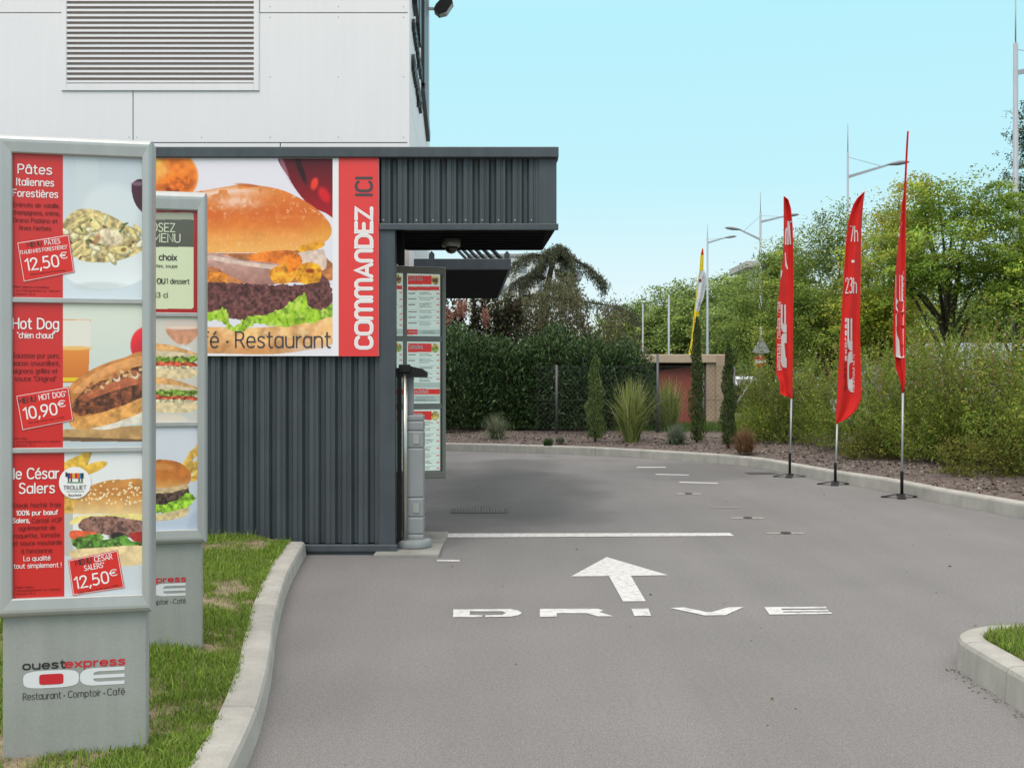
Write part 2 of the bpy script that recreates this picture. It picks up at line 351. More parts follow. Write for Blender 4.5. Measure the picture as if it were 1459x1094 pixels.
# ---- painting of printed pictures (in photo pixels, evaluated on a fine grid of the print)
def vnoise(X, Y, s, seed):
    r = np.random.default_rng(seed); T = r.random((64, 64))
    x = X / s; y = Y / s; xi = np.floor(x).astype(int); yi = np.floor(y).astype(int); fx = x - xi; fy = y - yi
    fx = fx*fx*(3-2*fx); fy = fy*fy*(3-2*fy); g = lambda i, j: T[i % 64, j % 64]
    return (g(xi, yi)*(1-fx) + g(xi+1, yi)*fx)*(1-fy) + (g(xi, yi+1)*(1-fx) + g(xi+1, yi+1)*fx)*fy
class Paint:
    def __init__(s, X, Y, bgc): s.X = X; s.Y = Y; s.c = np.tile(np.array(bgc, float), (len(X), 1))
    def mix(s, m, col): col = np.asarray(col, float); s.c = s.c * (1 - m[:, None]) + col * m[:, None]
    def ell(s, cx, cy, rx, ry, col, rot=0, soft=0.12, tex=0, ts=3, hi=0.0, seed=1, op=1.0):
        a = R(rot); dx = s.X - cx; dy = s.Y - cy; u = (dx*math.cos(a) + dy*math.sin(a)) / rx; v = (-dx*math.sin(a) + dy*math.cos(a)) / ry
        d = np.sqrt(u*u + v*v); m = np.clip((1 - d) / max(soft, 1e-3) + 0.5, 0, 1) * op
        c = s.tint(col, tex, ts, seed); c = c * (1 + hi * (-v - 0.25*u))[:, None]; s.mix(m, np.clip(c, 0, 255))
    def tint(s, col, tex, ts, seed):
        c = np.tile(np.array(col, float), (len(s.X), 1))
        if tex: c = c * (1 + tex * (vnoise(s.X, s.Y, ts, seed) + 0.6 * vnoise(s.X, s.Y, ts * 0.4, seed + 1) - 0.8) * 1.6)[:, None]
        return c
    def inside(s, pts):
        ins = np.zeros(len(s.X), bool); n = len(pts)
        for i in range(n):
            (x1, y1), (x2, y2) = pts[i], pts[(i+1) % n]
            c = ((y1 > s.Y) != (y2 > s.Y)); xi = (x2-x1) * (s.Y-y1) / ((y2-y1) if y2 != y1 else 1e-9) + x1
            ins ^= c & (s.X < xi)
        return ins
    def poly(s, pts, col, tex=0, ts=3, seed=1, grad=None, smooth=True, wob=0.0, op=1.0):
        if smooth: pts = catmull(pts, max(1.0, (max(p[0] for p in pts) - min(p[0] for p in pts)) / 40), True)
        Xo, Yo = s.X, s.Y
        if wob: s.X = Xo + wob * (vnoise(Xo, Yo, 4, seed + 9) - .5) * 2; s.Y = Yo + wob * (vnoise(Xo, Yo, 4, seed + 19) - .5) * 2
        m = s.inside(pts).astype(float) * op; s.X, s.Y = Xo, Yo
        c = s.tint(col, tex, ts, seed)
        if grad is not None:                          # grad = (y0, y1, colour at y1)
            t = np.clip((s.Y - grad[0]) / (grad[1] - grad[0]), 0, 1)[:, None]; c = c * (1 - t) + s.tint(grad[2], tex, ts, seed) * t
        s.mix(m, np.clip(c, 0, 255)); return m
    def rect(s, x0, y0, x1, y1, col): s.mix(((s.X >= x0) & (s.X < x1) & (s.Y >= y0) & (s.Y < y1)).astype(float), col)

M_PRINT = attr_mat("printed_poster", 0.35, 0, 0.5, 0.35)
M_PRINT_LIT = attr_mat("backlit_sheet", 0.3, 0, 0.5, 0.3)
_n = M_PRINT_LIT.node_tree
_n.links.new(_n.nodes["Attribute"].outputs["Color"], _n.nodes["Principled BSDF"].inputs["Emission Color"]); _n.nodes["Principled BSDF"].inputs["Emission Strength"].default_value = 0.26
M_PRINT_MATT = attr_mat("printed_panel", 0.5, 0, 0.4)
def print_mesh(name, pl, rect, painter, bgc, parent, res=1.0, m=None, yoff=0.0):
    # rect in photo pixels (left, top, right, bottom) at the middle of each side
    x0, _ = pl.loc(rect[0], (rect[1]+rect[3])/2); x1, _ = pl.loc(rect[2], (rect[1]+rect[3])/2)
    _, z1 = pl.loc((rect[0]+rect[2])/2, rect[1]); _, z0 = pl.loc((rect[0]+rect[2])/2, rect[3])
    nx = int((rect[2]-rect[0]) * res) + 1; nz = int((rect[3]-rect[1]) * res) + 1
    gx, gz = np.meshgrid(np.linspace(x0, x1, nx), np.linspace(z0, z1, nz)); x = gx.ravel(); z = gz.ravel()
    X, Y = pl.pix(x, z); p = Paint(X, Y, bgc); painter(p)
    V = np.stack([x, np.full(len(x), pl.yf - yoff), z], 1)
    i = (np.arange(nz-1)[:, None] * nx + np.arange(nx-1)[None]).ravel()
    q = np.stack([i, i+1, i+1+nx, i+nx], 1)
    me = np_mesh(name, V, q.ravel(), np.arange(0, 4*len(q), 4), np.full(len(q), 4), m or M_PRINT, lin(np.clip(p.c, 2, 250)))
    return link(name, me, parent), (x0, x1, z0, z1)

# ------------------------------------------------------------------ materials
M_WHITE = mat("white_cladding", (0.80, 0.785, 0.80), 0.45, var=0.012, scale=1.5, fine=0.015, fscale=40, streak=0.012)
M_JOINT = mat("joint_dark", (0.12, 0.11, 0.11), 0.8)
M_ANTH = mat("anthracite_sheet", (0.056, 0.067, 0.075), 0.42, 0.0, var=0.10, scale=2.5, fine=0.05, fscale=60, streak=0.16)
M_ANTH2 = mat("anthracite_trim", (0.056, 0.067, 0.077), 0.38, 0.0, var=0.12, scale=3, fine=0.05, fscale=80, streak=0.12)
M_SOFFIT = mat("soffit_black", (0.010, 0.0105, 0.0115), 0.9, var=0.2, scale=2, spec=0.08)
M_ALU = mat("satin_aluminium", (0.44, 0.46, 0.455), 0.38, 0.35, var=0.03, scale=5, fine=0.02, fscale=200, streak=0.05)
M_BASE = mat("grey_panel", (0.335, 0.35, 0.335), 0.5, 0.1, var=0.06, scale=4, fine=0.05, fscale=120, streak=0.06)
M_BRONZE = mat("bronze_frame", (0.23, 0.23, 0.21), 0.4, 0.4, var=0.06)
M_RED = mat("print_red", L3(214, 44, 38), 0.4, var=0.03)
M_REDB = mat("board_red", L3(226, 62, 62), 0.45, var=0.03, scale=3)
M_TW = mat("print_white", (0.84, 0.84, 0.84), 0.5)
M_TD = mat("print_dark", (0.03, 0.026, 0.026), 0.5)
M_TDR = mat("print_dark_red", L3(112, 24, 24), 0.5)
M_TG = mat("print_grey", L3(70, 66, 70), 0.5)
M_STEEL = mat("brushed_steel", (0.55, 0.53, 0.48), 0.3, 0.9, var=0.05, scale=20)
M_GREYP = mat("light_grey_paint", (0.27, 0.28, 0.29), 0.45, 0.1, var=0.05)
M_BLACK = mat("black_plastic", (0.012, 0.0125, 0.013), 0.55, spec=0.25)
M_GALV = mat("galvanised", (0.36, 0.38, 0.40), 0.4, 0.5, var=0.1, scale=6)
M_LAMP = mat("lamp_post_paint", (0.34, 0.37, 0.405), 0.5, 0.1, var=0.04)
M_CONC = mat("concrete", (0.395, 0.383, 0.348), 0.85, var=0.14, scale=3.5, bump=0.35, bscale=120, fine=0.13, fscale=170, streak=0.06)
M_SLAB = mat("slab_concrete", (0.26, 0.255, 0.235), 0.85, var=0.2, scale=4, bump=0.2, bscale=90, fine=0.08, fscale=140)
M_LEAF = attr_mat("foliage", 0.65, 0.40, 0.12)
M_GLEAF = attr_mat("glossy_foliage", 0.42, 0.18, 0.4)
M_GRASS = attr_mat("grass_blades", 0.6, 0.35, 0.15)
M_BARK = mat("bark", (0.075, 0.06, 0.045), 0.9, var=0.3, scale=8, bump=0.6, bscale=40)
M_SAIL = mat("red_flag_cloth", L3(208, 44, 40), 0.75, var=0.06, scale=4, spec=0.2)
M_SAILT = mat("flag_print_white", (0.72, 0.68, 0.68), 0.7, spec=0.2)

def asphalt_mat():
    m = bpy.data.materials.new("asphalt"); m.use_nodes = True; t = m.node_tree; n = t.nodes; l = t.links; b = n['Principled BSDF']
    c = n.new('ShaderNodeTexCoord')
    def noise(scl, det=3, ro=0.5, vec=None):
        no = n.new('ShaderNodeTexNoise'); no.inputs['Scale'].default_value = scl; no.inputs['Detail'].default_value = det; no.inputs['Roughness'].default_value = ro
        l.new(vec or c.outputs['Object'], no.inputs['Vector']); return no
    def rng_(s, a0, a1, b0, b1):
        r = n.new('ShaderNodeMapRange'); r.inputs[1].default_value = a0; r.inputs[2].default_value = a1; r.inputs[3].default_value = b0; r.inputs[4].default_value = b1
        l.new(s, r.inputs[0]); return r.outputs[0]
    def mth(op, a_, b_):
        q = n.new('ShaderNodeMath'); q.operation = op
        for k, x in enumerate((a_, b_)):
            if isinstance(x, (int, float)): q.inputs[k].default_value = x
            else: l.new(x, q.inputs[k])
        return q.outputs[0]
    fine = rng_(noise(120, 5, 0.75).outputs[0], 0.3, 0.7, 0.42, 1.58)
    mid = rng_(noise(35, 4, 0.6).outputs[0], 0.3, 0.7, 0.9, 1.1)
    mac = rng_(noise(0.55, 5, 0.6).outputs[0], 0.3, 0.7, 0.93, 1.07)
    vo = n.new('ShaderNodeTexVoronoi'); vo.inputs['Scale'].default_value = 95; l.new(c.outputs['Object'], vo.inputs['Vector'])
    peb = rng_(vo.outputs['Distance'], 0.0, 0.16, 1.5, 1.0)
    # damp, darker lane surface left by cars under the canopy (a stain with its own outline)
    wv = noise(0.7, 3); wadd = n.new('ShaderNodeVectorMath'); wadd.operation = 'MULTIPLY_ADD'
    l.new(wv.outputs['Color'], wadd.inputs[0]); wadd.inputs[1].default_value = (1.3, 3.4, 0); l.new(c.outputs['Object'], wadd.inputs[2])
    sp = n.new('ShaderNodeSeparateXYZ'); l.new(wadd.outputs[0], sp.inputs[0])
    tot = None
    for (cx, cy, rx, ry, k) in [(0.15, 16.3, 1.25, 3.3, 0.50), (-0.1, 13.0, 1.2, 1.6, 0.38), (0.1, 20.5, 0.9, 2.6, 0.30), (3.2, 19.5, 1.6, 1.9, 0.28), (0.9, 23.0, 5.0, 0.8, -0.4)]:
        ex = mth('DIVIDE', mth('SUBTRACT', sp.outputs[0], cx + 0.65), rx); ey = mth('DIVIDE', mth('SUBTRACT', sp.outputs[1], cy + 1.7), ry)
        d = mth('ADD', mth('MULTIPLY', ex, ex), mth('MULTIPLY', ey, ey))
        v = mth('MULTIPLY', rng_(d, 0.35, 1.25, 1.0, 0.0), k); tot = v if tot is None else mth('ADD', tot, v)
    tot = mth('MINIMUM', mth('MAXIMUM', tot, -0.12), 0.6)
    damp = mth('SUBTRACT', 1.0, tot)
    mp = n.new('ShaderNodeMapping'); mp.inputs['Scale'].default_value = (1.5, 0.12, 1); mp.inputs['Rotation'].default_value = (0, 0, 0.12); l.new(c.outputs['Object'], mp.inputs['Vector'])
    tyre = rng_(noise(1.0, 4, 0.6, mp.outputs[0]).outputs[0], 0.3, 0.7, 0.94, 1.06)      # worn wheel tracks along the lane
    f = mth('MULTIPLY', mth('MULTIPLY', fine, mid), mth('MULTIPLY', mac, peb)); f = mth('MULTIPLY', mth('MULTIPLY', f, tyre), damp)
    v = n.new('ShaderNodeVectorMath'); v.operation = 'SCALE'; v.inputs[0].default_value = (0.188, 0.182, 0.179); l.new(f, v.inputs['Scale'])
    l.new(v.outputs[0], b.inputs['Base Color'])
    l.new(rng_(tot, 0.0, 0.6, 0.85, 0.62), b.inputs['Roughness']); b.inputs['Specular IOR Level'].default_value = 0.35
    bp = n.new('ShaderNodeBump'); bp.inputs['Strength'].default_value = 0.5; bp.inputs['Distance'].default_value = 0.004
    l.new(noise(260, 2).outputs[0], bp.inputs['Height']); l.new(bp.outputs[0], b.inputs['Normal'])
    return m
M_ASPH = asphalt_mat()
def worn_paint():
    m = bpy.data.materials.new("road_paint"); m.use_nodes = True; t = m.node_tree; n = t.nodes; l = t.links; b = n['Principled BSDF']
    c = n.new('ShaderNodeTexCoord'); a_ = n.new('ShaderNodeTexNoise'); a_.inputs['Scale'].default_value = 16; a_.inputs['Detail'].default_value = 8; a_.inputs['Roughness'].default_value = 0.75
    l.new(c.outputs['Object'], a_.inputs['Vector'])
    rp = n.new('ShaderNodeValToRGB'); rp.color_ramp.elements[0].position = 0.38; rp.color_ramp.elements[0].color = (0.40, 0.395, 0.39, 1)
    rp.color_ramp.elements[1].position = 0.52; rp.color_ramp.elements[1].color = (0.60, 0.60, 0.585, 1)
    l.new(a_.outputs[0], rp.inputs[0]); l.new(rp.outputs[0], b.inputs['Base Color']); b.inputs['Roughness'].default_value = 0.75
    return m
M_PAINT = worn_paint()
M_SOIL = mat("lawn_soil", (0.24, 0.19, 0.125), 0.95, var=0.35, scale=9, bump=0.6, bscale=70, fine=0.25, fscale=120)
M_GROUND = mat("ground", (0.10, 0.105, 0.055), 0.95, var=0.3, scale=0.4, fine=0.25, fscale=12)
M_MULCH = mat("mulch", (0.125, 0.098, 0.085), 0.95, var=0.3, scale=5, bump=1.0, bscale=45, fine=0.4, fscale=60)

# ------------------------------------------------------------------ ground, road, kerbs, beds
MB().box(-900, 900, -300, 1500, -0.2, -0.06).build("ground", M_GROUND)["kind"] = "structure"
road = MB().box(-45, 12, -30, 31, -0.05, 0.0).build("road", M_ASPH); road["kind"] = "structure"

KERB_FAR = [(7.6, -30), (7.2, -5), (6.9, 4), (6.45, 9), (5.87, 12.86), (5.53, 14.6), (5.34, 16.1), (5.02, 17.3), (4.71, 18.8), (4.5, 20.0),
            (4.05, 21.1), (3.45, 21.8), (2.4, 22.86), (1.23, 23.8), (-1.5, 25.0), (-6, 25.6), (-14, 26), (-44, 26.5)]
far_path = catmull(KERB_FAR, 0.12)
far_n = normals2(far_path)                           # right of travel = outward
def kerb(path, nrm, h, wd, side, gap_every=9, closed=False):
    # side=+1: body lies along +normal from the road edge
    mb = MB(); prof = [(0.0, -0.02), (0.012, h - 0.03), (0.022, h - 0.009), (0.045, h), (wd - 0.01, h + 0.004), (wd, h - 0.03), (wd, -0.02)]
    n = len(path); idx = list(range(n)) + ([0] if closed else [])
    k = 0
    while k < len(idx) - 1:
        e = min(k + gap_every, len(idx) - 1); rows = []
        for j in range(k, e + 1):
            i = idx[j]; p = Vector(path[i]); q = Vector(nrm[i]) * side
            if j == k or j == e:
                o = idx[min(j + 1, len(idx)-1)] if j == k else idx[j - 1]; dd = Vector(path[o]) - p
                if dd.length > 1e-6: p = p + dd.normalized() * 0.0035
            rows.append([(p.x + q.x * a_, p.y + q.y * a_, z) for a_, z in prof])
        m = len(prof); vs = [v for r in rows for v in r]
        fs = [(r*m + c, r*m + c + 1, (r+1)*m + c + 1, (r+1)*m + c) for r in range(len(rows)-1) for c in range(m-1)]
        fs += [tuple(range(m)), tuple((len(rows)-1)*m + c for c in range(m-1, -1, -1))]
        mb.add(vs, fs, 0, False); k = e
    return mb
kerb(far_path, far_n, 0.17, 0.17, 1, 25).build("far_kerb", M_CONC)["kind"] = "structure"
LEFT = [(-0.93, -6), (-0.95, 0), (-1.0, 3), (-1.09, 4.62), (-1.239, 5.75), (-1.466, 7.01), (-1.676, 8.39), (-1.80, 9.5), (-1.86, 10.17)]
left_path = catmull(LEFT, 0.1); left_n = normals2(left_path)
kerb(left_path, left_n, 0.13, 0.175, -1, 22).build("lawn_kerb", M_CONC)["kind"] = "structure"
isl = []
def arc(cx, cy, r, a0, a1, k=9): return [(cx + r*math.cos(R(a0+(a1-a0)*i/k)), cy + r*math.sin(R(a0+(a1-a0)*i/k))) for i in range(k+1)]
IX0, IX1, IY0, IY1, IR = 2.455, 9.0, -8.0, 6.60, 0.48
dense = []
loop = arc(IX0+IR, IY1-IR, IR, 180, 90) + [(x, IY1 + 0.02*(x-IX0)) for x in np.arange(3.1, 6.2, 0.3)] + arc(6.2, 6.2, 0.5, 90, 0) + [(6.7, y) for y in np.arange(5.5, -8, -0.5)] + [(x, -8) for x in np.arange(6.4, 2.5, -0.4)] + [(IX0 - 0.0*y, y) for y in np.arange(-8, 6.1, 0.1)]
isl = loop; isl_n = normals2(isl, True)              # travel clockwise: right = inward
kerb(isl, isl_n, 0.168, 0.15, 1, 17, True).build("island_kerb", M_CONC)["kind"] = "structure"
ins = [(p[0] + q[0]*0.148, p[1] + q[1]*0.148) for p, q in zip(isl, isl_n)]
MB().poly([(x, y, 0.15) for x, y in ins][::-1]).build("island_soil", M_SOIL)["kind"] = "structure"

def lawn_z(x, y):
    t = np.clip((y - 4.6) / 1.3, 0, 1); kx = np.interp(y, [p[1] for p in LEFT], [p[0] for p in LEFT]) - 0.17
    d = np.clip((kx - x) / 0.35, 0, 1); return 0.115 + 0.055 * t * d
ys = np.linspace(-6, 10.24, 120); us = np.linspace(0, 1, 30) ** 1.6; V = []; 
for y in ys:
    kx = np.interp(y, [p[1] for p in left_path], [p[0] for p in left_path]) - 0.172
    for u in us: V.append((kx - u * 8, y, float(lawn_z(kx - u * 8, y)) + 0.006 * math.sin(7*y + 3*u*8)))
m_ = len(us); fs = [(r*m_+c, r*m_+c+1, (r+1)*m_+c+1, (r+1)*m_+c) for r in range(len(ys)-1) for c in range(m_-1)]
MB().add(V, [f[::-1] for f in fs], 0, True).build("lawn_soil", M_SOIL)["kind"] = "structure"

# planting bed and land beyond the far kerb
def strip(offs, zs):
    mb = MB(); step = far_path[::4] + [far_path[-1]]; nn = far_n[::4] + [far_n[-1]]; V = []
    for p, q in zip(step, nn):
        for o, z in zip(offs, zs):
            nz = 0.03 * math.sin(p[0]*1.7 + o*2.1) * math.sin(p[1]*1.3 + o) if 0.3 < o < 6 else 0
            V.append((p[0] + q[0]*o, p[1] + q[1]*o, z + nz))
    m = len(offs); fs = [(r*m+c, r*m+c+1, (r+1)*m+c+1, (r+1)*m+c) for r in range(len(step)-1) for c in range(m-1)]
    return mb.add(V, [f[::-1] for f in fs], 0, True)
strip([0.165, 0.5, 0.9, 1.4, 2, 2.8, 3.6, 4.6, 5.6, 6.2], [0.14, 0.19, 0.21, 0.22, 0.24, 0.26, 0.28, 0.3, 0.3, 0.29]).build("planting_bed", M_MULCH)["kind"] = "structure"
strip([5.8, 9, 20, 60, 200, 900], [0.30, 0.3, 0.3, 0.3, 0.3, 0.3]).build("verge", M_GROUND)["kind"] = "structure"
MB().box(13.4, 21, -20, 400, 0.28, 0.312).build("street", mat("street_asphalt", (0.19, 0.185, 0.18), 0.85, var=0.1, scale=1))["kind"] = "structure"

# wood chips on the bed
n = 16000
i = rng.integers(0, len(far_path), n * 3); fp = np.array(far_path)[i]; fn = np.array(far_n)[i]; o = rng.uniform(0.17, 3.6, n * 3)
P = np.stack([fp[:, 0] + fn[:, 0]*o + rng.normal(0, .05, n*3), fp[:, 1] + fn[:, 1]*o + rng.normal(0, .05, n*3), np.interp(o, [0.165, 0.5, 0.9, 1.4, 2, 2.8, 3.6], [0.14, 0.19, 0.21, 0.22, 0.24, 0.26, 0.28]) + 0.006], 1)
P[:, 2] += np.where(o > 0.3, 0.03 * np.sin(fp[:, 0]*1.7 + o*2.1) * np.sin(fp[:, 1]*1.3 + o), 0)
P = P[(P[:, 1] > 10) & (P[:, 0] > -3)][:n]
ax = rng.normal(size=(len(P), 3)) * np.array([1, 1, 0.25])
me = leaves("wood_chips", P, rng.uniform(0.03, 0.085, len(P)), rng.uniform(0.015, 0.04, len(P)), pal(len(P), [(0.18, 0.13, 0.105), (0.115, 0.082, 0.07), (0.25, 0.205, 0.18), (0.07, 0.052, 0.045), (0.34, 0.295, 0.27)], 0.2), attr_mat("wood_chip", 0.9, 0, 0.2), unit(ax), 0.05)
tag(link("wood_chips", me), None, None, None, "stuff")

# lawn grass, island grass
def inside_xy(P, poly):
    x, y = P[:, 0], P[:, 1]; r = np.zeros(len(P), bool)
    for k in range(len(poly)):
        (x1, y1), (x2, y2) = poly[k], poly[(k+1) % len(poly)]
        c = (y1 > y) != (y2 > y); r ^= c & (x < (x2-x1)*(y-y1)/((y2-y1) or 1e-9) + x1)
    return r
GC = [(0.1752, 0.2825, 0.037), (0.2285, 0.3345, 0.0519), (0.2818, 0.3717, 0.0741), (0.1295, 0.2156, 0.0346)]
DRY = [(0.396, 0.33, 0.187), (0.319, 0.275, 0.143), (0.231, 0.242, 0.088)]
n = 150000
y = rng.uniform(3.2, 10.2, n) ** 1.0; kx = np.interp(y, [p[1] for p in left_path], [p[0] for p in left_path]) - 0.17
x = kx - rng.uniform(0, 1, n) ** 1.2 * 1.5 + 0.02
X1, Y1 = x * 100, y * 100
dn = vnoise(X1, Y1 * 0.5, 28, 3) * 0.65 + vnoise(X1, Y1, 9, 4) * 0.35
keep = (rng.uniform(0, 1, n) < np.clip((dn - 0.20) * 3.2, 0.10, 1)); x, y, dn = x[keep], y[keep], dn[keep]; n = len(x)
dry = rng.uniform(0, 1, n) < np.clip(0.50 - dn, 0.02, 0.45)
C = np.where(dry[:, None], pal(n, DRY, 0.2), pal(n, GC, 0.2))
hh = rng.uniform(0.014, 0.040, n) * (0.7 + dn); tall = rng.uniform(0, 1, n) < 0.012; hh[tall] *= 2.3
me = blades("lawn_grass", np.stack([x, y, lawn_z(x, y) - 0.004], 1), hh, rng.uniform(0.003, 0.006, n), rng.uniform(0.1, 1.1, n), C, M_GRASS)
lawn = link("lawn_grass", me)
n2 = 45000; y = rng.uniform(3.2, 10.2, n2); kx = np.interp(y, [p[1] for p in left_path], [p[0] for p in left_path]) - 0.17; x = kx - rng.uniform(1.4, 5.5, n2)
me = blades("lawn_grass", np.stack([x, y, lawn_z(x, y) - 0.004], 1), rng.uniform(.03, .06, n2), rng.uniform(.012, .02, n2), rng.uniform(0.2, 1.1, n2), pal(n2, GC, .2), M_GRASS); tag(link("lawn_grass", me), "rougher lawn behind the menu totems at the left", "grass", None, "stuff")
tag(lawn, "patchy green lawn around the two menu totems, dry in places", "grass", None, "stuff")
n = 60000; P = np.stack([rng.uniform(2.5, 4.2, n), rng.uniform(4.0, 6.7, n), np.full(n, 0.148)], 1); P = P[inside_xy(P, ins)]; n = len(P)
dn = vnoise(P[:, 0]*100, P[:, 1]*100, 22, 5); k = rng.uniform(0, 1, n) < np.clip(dn * 2.2, 0.15, 1); P = P[k]; n = len(P)
me = blades("island_grass", P, rng.uniform(0.03, 0.085, n), rng.uniform(0.004, 0.007, n), rng.uniform(0.1, 1.0, n), np.where((rng.uniform(0, 1, n) < .12)[:, None], pal(n, DRY), pal(n, GC, 0.2) * 0.95), M_GRASS)
tag(link("island_grass", me), "green grass filling the kerbed island at the right edge", "grass", None, "stuff")

# road markings: flat paint in the road, parts of the road
def zg(zx, zy): return G(600 + zx / 2.3532, 620 + zy / 2.3532)
def paint(name, polys, label, z=0.004):
    mb = MB()
    for p in polys: mb.poly([(x, y, z) for x, y in (zg(*q) for q in p)][::-1])
    o = mb.build(name, M_PAINT, road); o['label'] = label; return o
paint("painted_arrow", [[(622,409),(503,474),(630,473),(677,558),(753,557),(703,472),(828,470)]], "white straight ahead arrow painted on the asphalt")
paint("painted_letter", [[(108,585),(300,583.5),(327,589),(338,597),(327,604),(300,609),(215,610.5),(215,604.5),(272,603.5),(285,597),(272,591),(163,591.5),(163,603.5),(205,603.5),(205,610.5),(107,611)]], "white painted letter D")
paint("painted_letter", [[(398,583),(590,582.5),(612,588),(598,594),(645,608),(592,608),(555,597.5),(455,597.5),(455,609),(398,609.5)]], "white painted letter R")
paint("painted_letter", [[(705,583),(762,582),(771,606),(715,607)]], "white painted letter I")
paint("painted_letter", [[(835,580),(882,578),(958,594),(974,594),(1030,578),(1082,577),(1020,604),(950,605)]], "white painted letter V")
paint("painted_letter", [[(1150,577),(1357,576),(1361,581),(1207,582.5),(1210,587),(1364,586),(1368,591),(1213,592),(1215,595.5),(1374,594.5),(1380,600),(1168,602)]], "white painted letter E")
paint("stop_line", [[(80,330),(1035,328),(1050,338),(80,343.5)]], "white line painted across the order lane")
paint("bay_line", [[(722,106.5),(820,106.5),(822,109),(724,109.5)]], "short faded white bay line nearest the far kerb")
paint("bay_line", [[(785,130),(896,132.5),(899,135),(788,133)]], "short faded white bay line in the middle of the three")
paint("bay_line", [[(864,156),(995,160),(997,163),(868,159.5)]], "short white bay line nearest the camera")
paint("lane_dash", [[(54,418),(128,419),(131,424),(52,423)]], "short white dash beside the concrete slab")
M_PAINT_NEW = M_PAINT; M_PAINT = mat("worn_dash", (0.27, 0.26, 0.24), 0.85, var=0.25, scale=20)
paint("lane_dash", [[(975,241),(1065,241),(1067,243.5),(977,243.5)]], "thin faded pale dash on the open asphalt"); M_PAINT = M_PAINT_NEW
MOT = mat("worn_line", (0.30, 0.285, 0.25), 0.85, var=0.25, scale=20)
M_IRON = mat("cast_iron", (0.05, 0.047, 0.045), 0.7, var=0.3, scale=30)
for (a_, b_, c_, lab) in [((858,197),(938,197),(884,910),"small iron stud cover on the faint line farthest from the camera"), ((1041,278),(1147,278),(1080,1110),"small iron stud cover on the faint line in the middle of the asphalt"), ((1158,329),(1283,329),(1205,1240),"small iron stud cover on the faint line nearest the camera")]:
    y_ = a_[1]; c0, c1 = c_
    t = thing("stud_cover", lab, "stud cover", (*zg((c0+c1)/2, y_), 0), 0, "stud covers set in the asphalt")
    q = [zg(a_[0], y_-2.2), zg(b_[0], y_-2.2), zg(b_[0], y_+2.2), zg(a_[0], y_+2.2)]
    MB().poly([(x, yy, 0.004) for x, yy in q][::-1]).build("faded_line", MOT, t, True)
    p0 = zg(c0, y_); p1 = zg(c1, y_); r_ = (p1[0]-p0[0])/2
    MB().lathe([(r_, 0.0), (r_, 0.012), (r_*0.8, 0.016), (r_*0.3, 0.017)], zg((c0+c1)/2, y_), 16).build("iron_disc", M_IRON, t, True)
def grate(px0, px1, py, d, lab):
    x0, Y = G(px0, py); x1, _ = G(px1, py); t = thing("drain_grate", lab, "drain grate", ((x0+x1)/2, Y, 0), 0, "drain grates in the asphalt")
    MB().box(x0-0.02, x1+0.02, Y-d/2-0.02, Y+d/2+0.02, -0.01, 0.004).build("frame", M_IRON, t, True)
    mb = MB(); k = int((x1-x0)/0.035)
    for i_ in range(k): mb.box(x0+i_*0.035, x0+i_*0.035+0.018, Y-d/2, Y+d/2, 0.002, 0.010)
    mb.build("bars", mat("grate_bars", (0.09, 0.085, 0.08), 0.6, var=0.2), t, True)
grate(645, 722, 728, 0.42, "long iron drain grate in the damp lane under the canopy")
grate(1066, 1106, 674.5, 0.35, "small iron drain grate near the leftmost red flag")
MB().bbox(-1.24, -0.655, 10.05, 11.55, -0.02, 0.035, 0.01).build("plinth_slab", M_SLAB)["kind"] = "structure"
mb = MB()
for k in range(170):
    x_, y_ = (rng.uniform(-0.9, 5), rng.uniform(4, 14)) if k > 120 else (2.445 - abs(rng.normal(0, 0.035)), rng.uniform(4.6, 6.2))
    s_ = rng.uniform(0.002, 0.006); mb.bbox(x_-s_, x_+s_, y_-s_, y_+s_*rng.uniform(.6, 1.6), 0, s_, s_*0.3, seg=1)
tag(mb.build("gravel", mat("grit", (0.15, 0.135, 0.12), 0.9, var=0.4, scale=3)), None, None, None, "stuff")
n = 34; P = np.stack([rng.uniform(-0.8, 5.2, n), rng.uniform(4.3, 20, n), np.full(n, 0.008)], 1)
me = leaves("fallen_leaves", P, rng.uniform(0.018, 0.04, n), 0.014, pal(n, [(0.16, 0.10, 0.04), (0.30, 0.22, 0.06), (0.08, 0.05, 0.03)]), M_LEAF, unit(rng.normal(size=(n, 3)) * [1, 1, .1]), 0.05)
tag(link("fallen_leaves", me), None, None, None, "stuff")


# ------------------------------------------------------------------ the corrugated order building with its canopy
YF = 10.24                                            # front of the corrugated wall
WX1 = AX(540, YF)                                     # end of the corrugation, start of the smooth corner column
CXR = AX(563, YF); TOPZ = XZ(0, 226, YF)[1]; RZ = XZ(0, 211, YF)[1]; CZ = XZ(0, 321, YF)[1]
KX1 = AX(793, YF); YB = 11.95; KXB = KX1 - 0.075
kio = thing("order_kiosk", "anthracite corrugated drive-through kiosk with a flat canopy over the lane", "kiosk", (-2, YF, 0))
def corrugated(x0, x1, z0, z1, y, depth=0.046, per=0.15, off=0.0):
    mb = MB(); prof = [(0.0, 1), (0.030, 1), (0.050, 0), (0.086, 0), (0.092, 0.16), (0.104, 0.16), (0.110, 0), (0.130, 0)]    # groove then broad crest with a small bead
    pts = []; k = 0; x = x0 - off
    while x < x1 + per:
        for u, d in prof:
            if x0 <= x + u <= x1: pts.append((x + u, y + d * depth))
        x += per
    pts = [(x0, y)] + pts + [(x1, y)]
    V = [(a, b, z0) for a, b in pts] + [(a, b, z1) for a, b in pts]; n = len(pts)
    return mb.add(V, [(i, i+1, n+i+1, n+i) for i in range(n-1)])
corrugated(-8.5, WX1, 0.10, TOPZ, YF + 0.02).build("corrugated_wall", M_ANTH, kio, True)
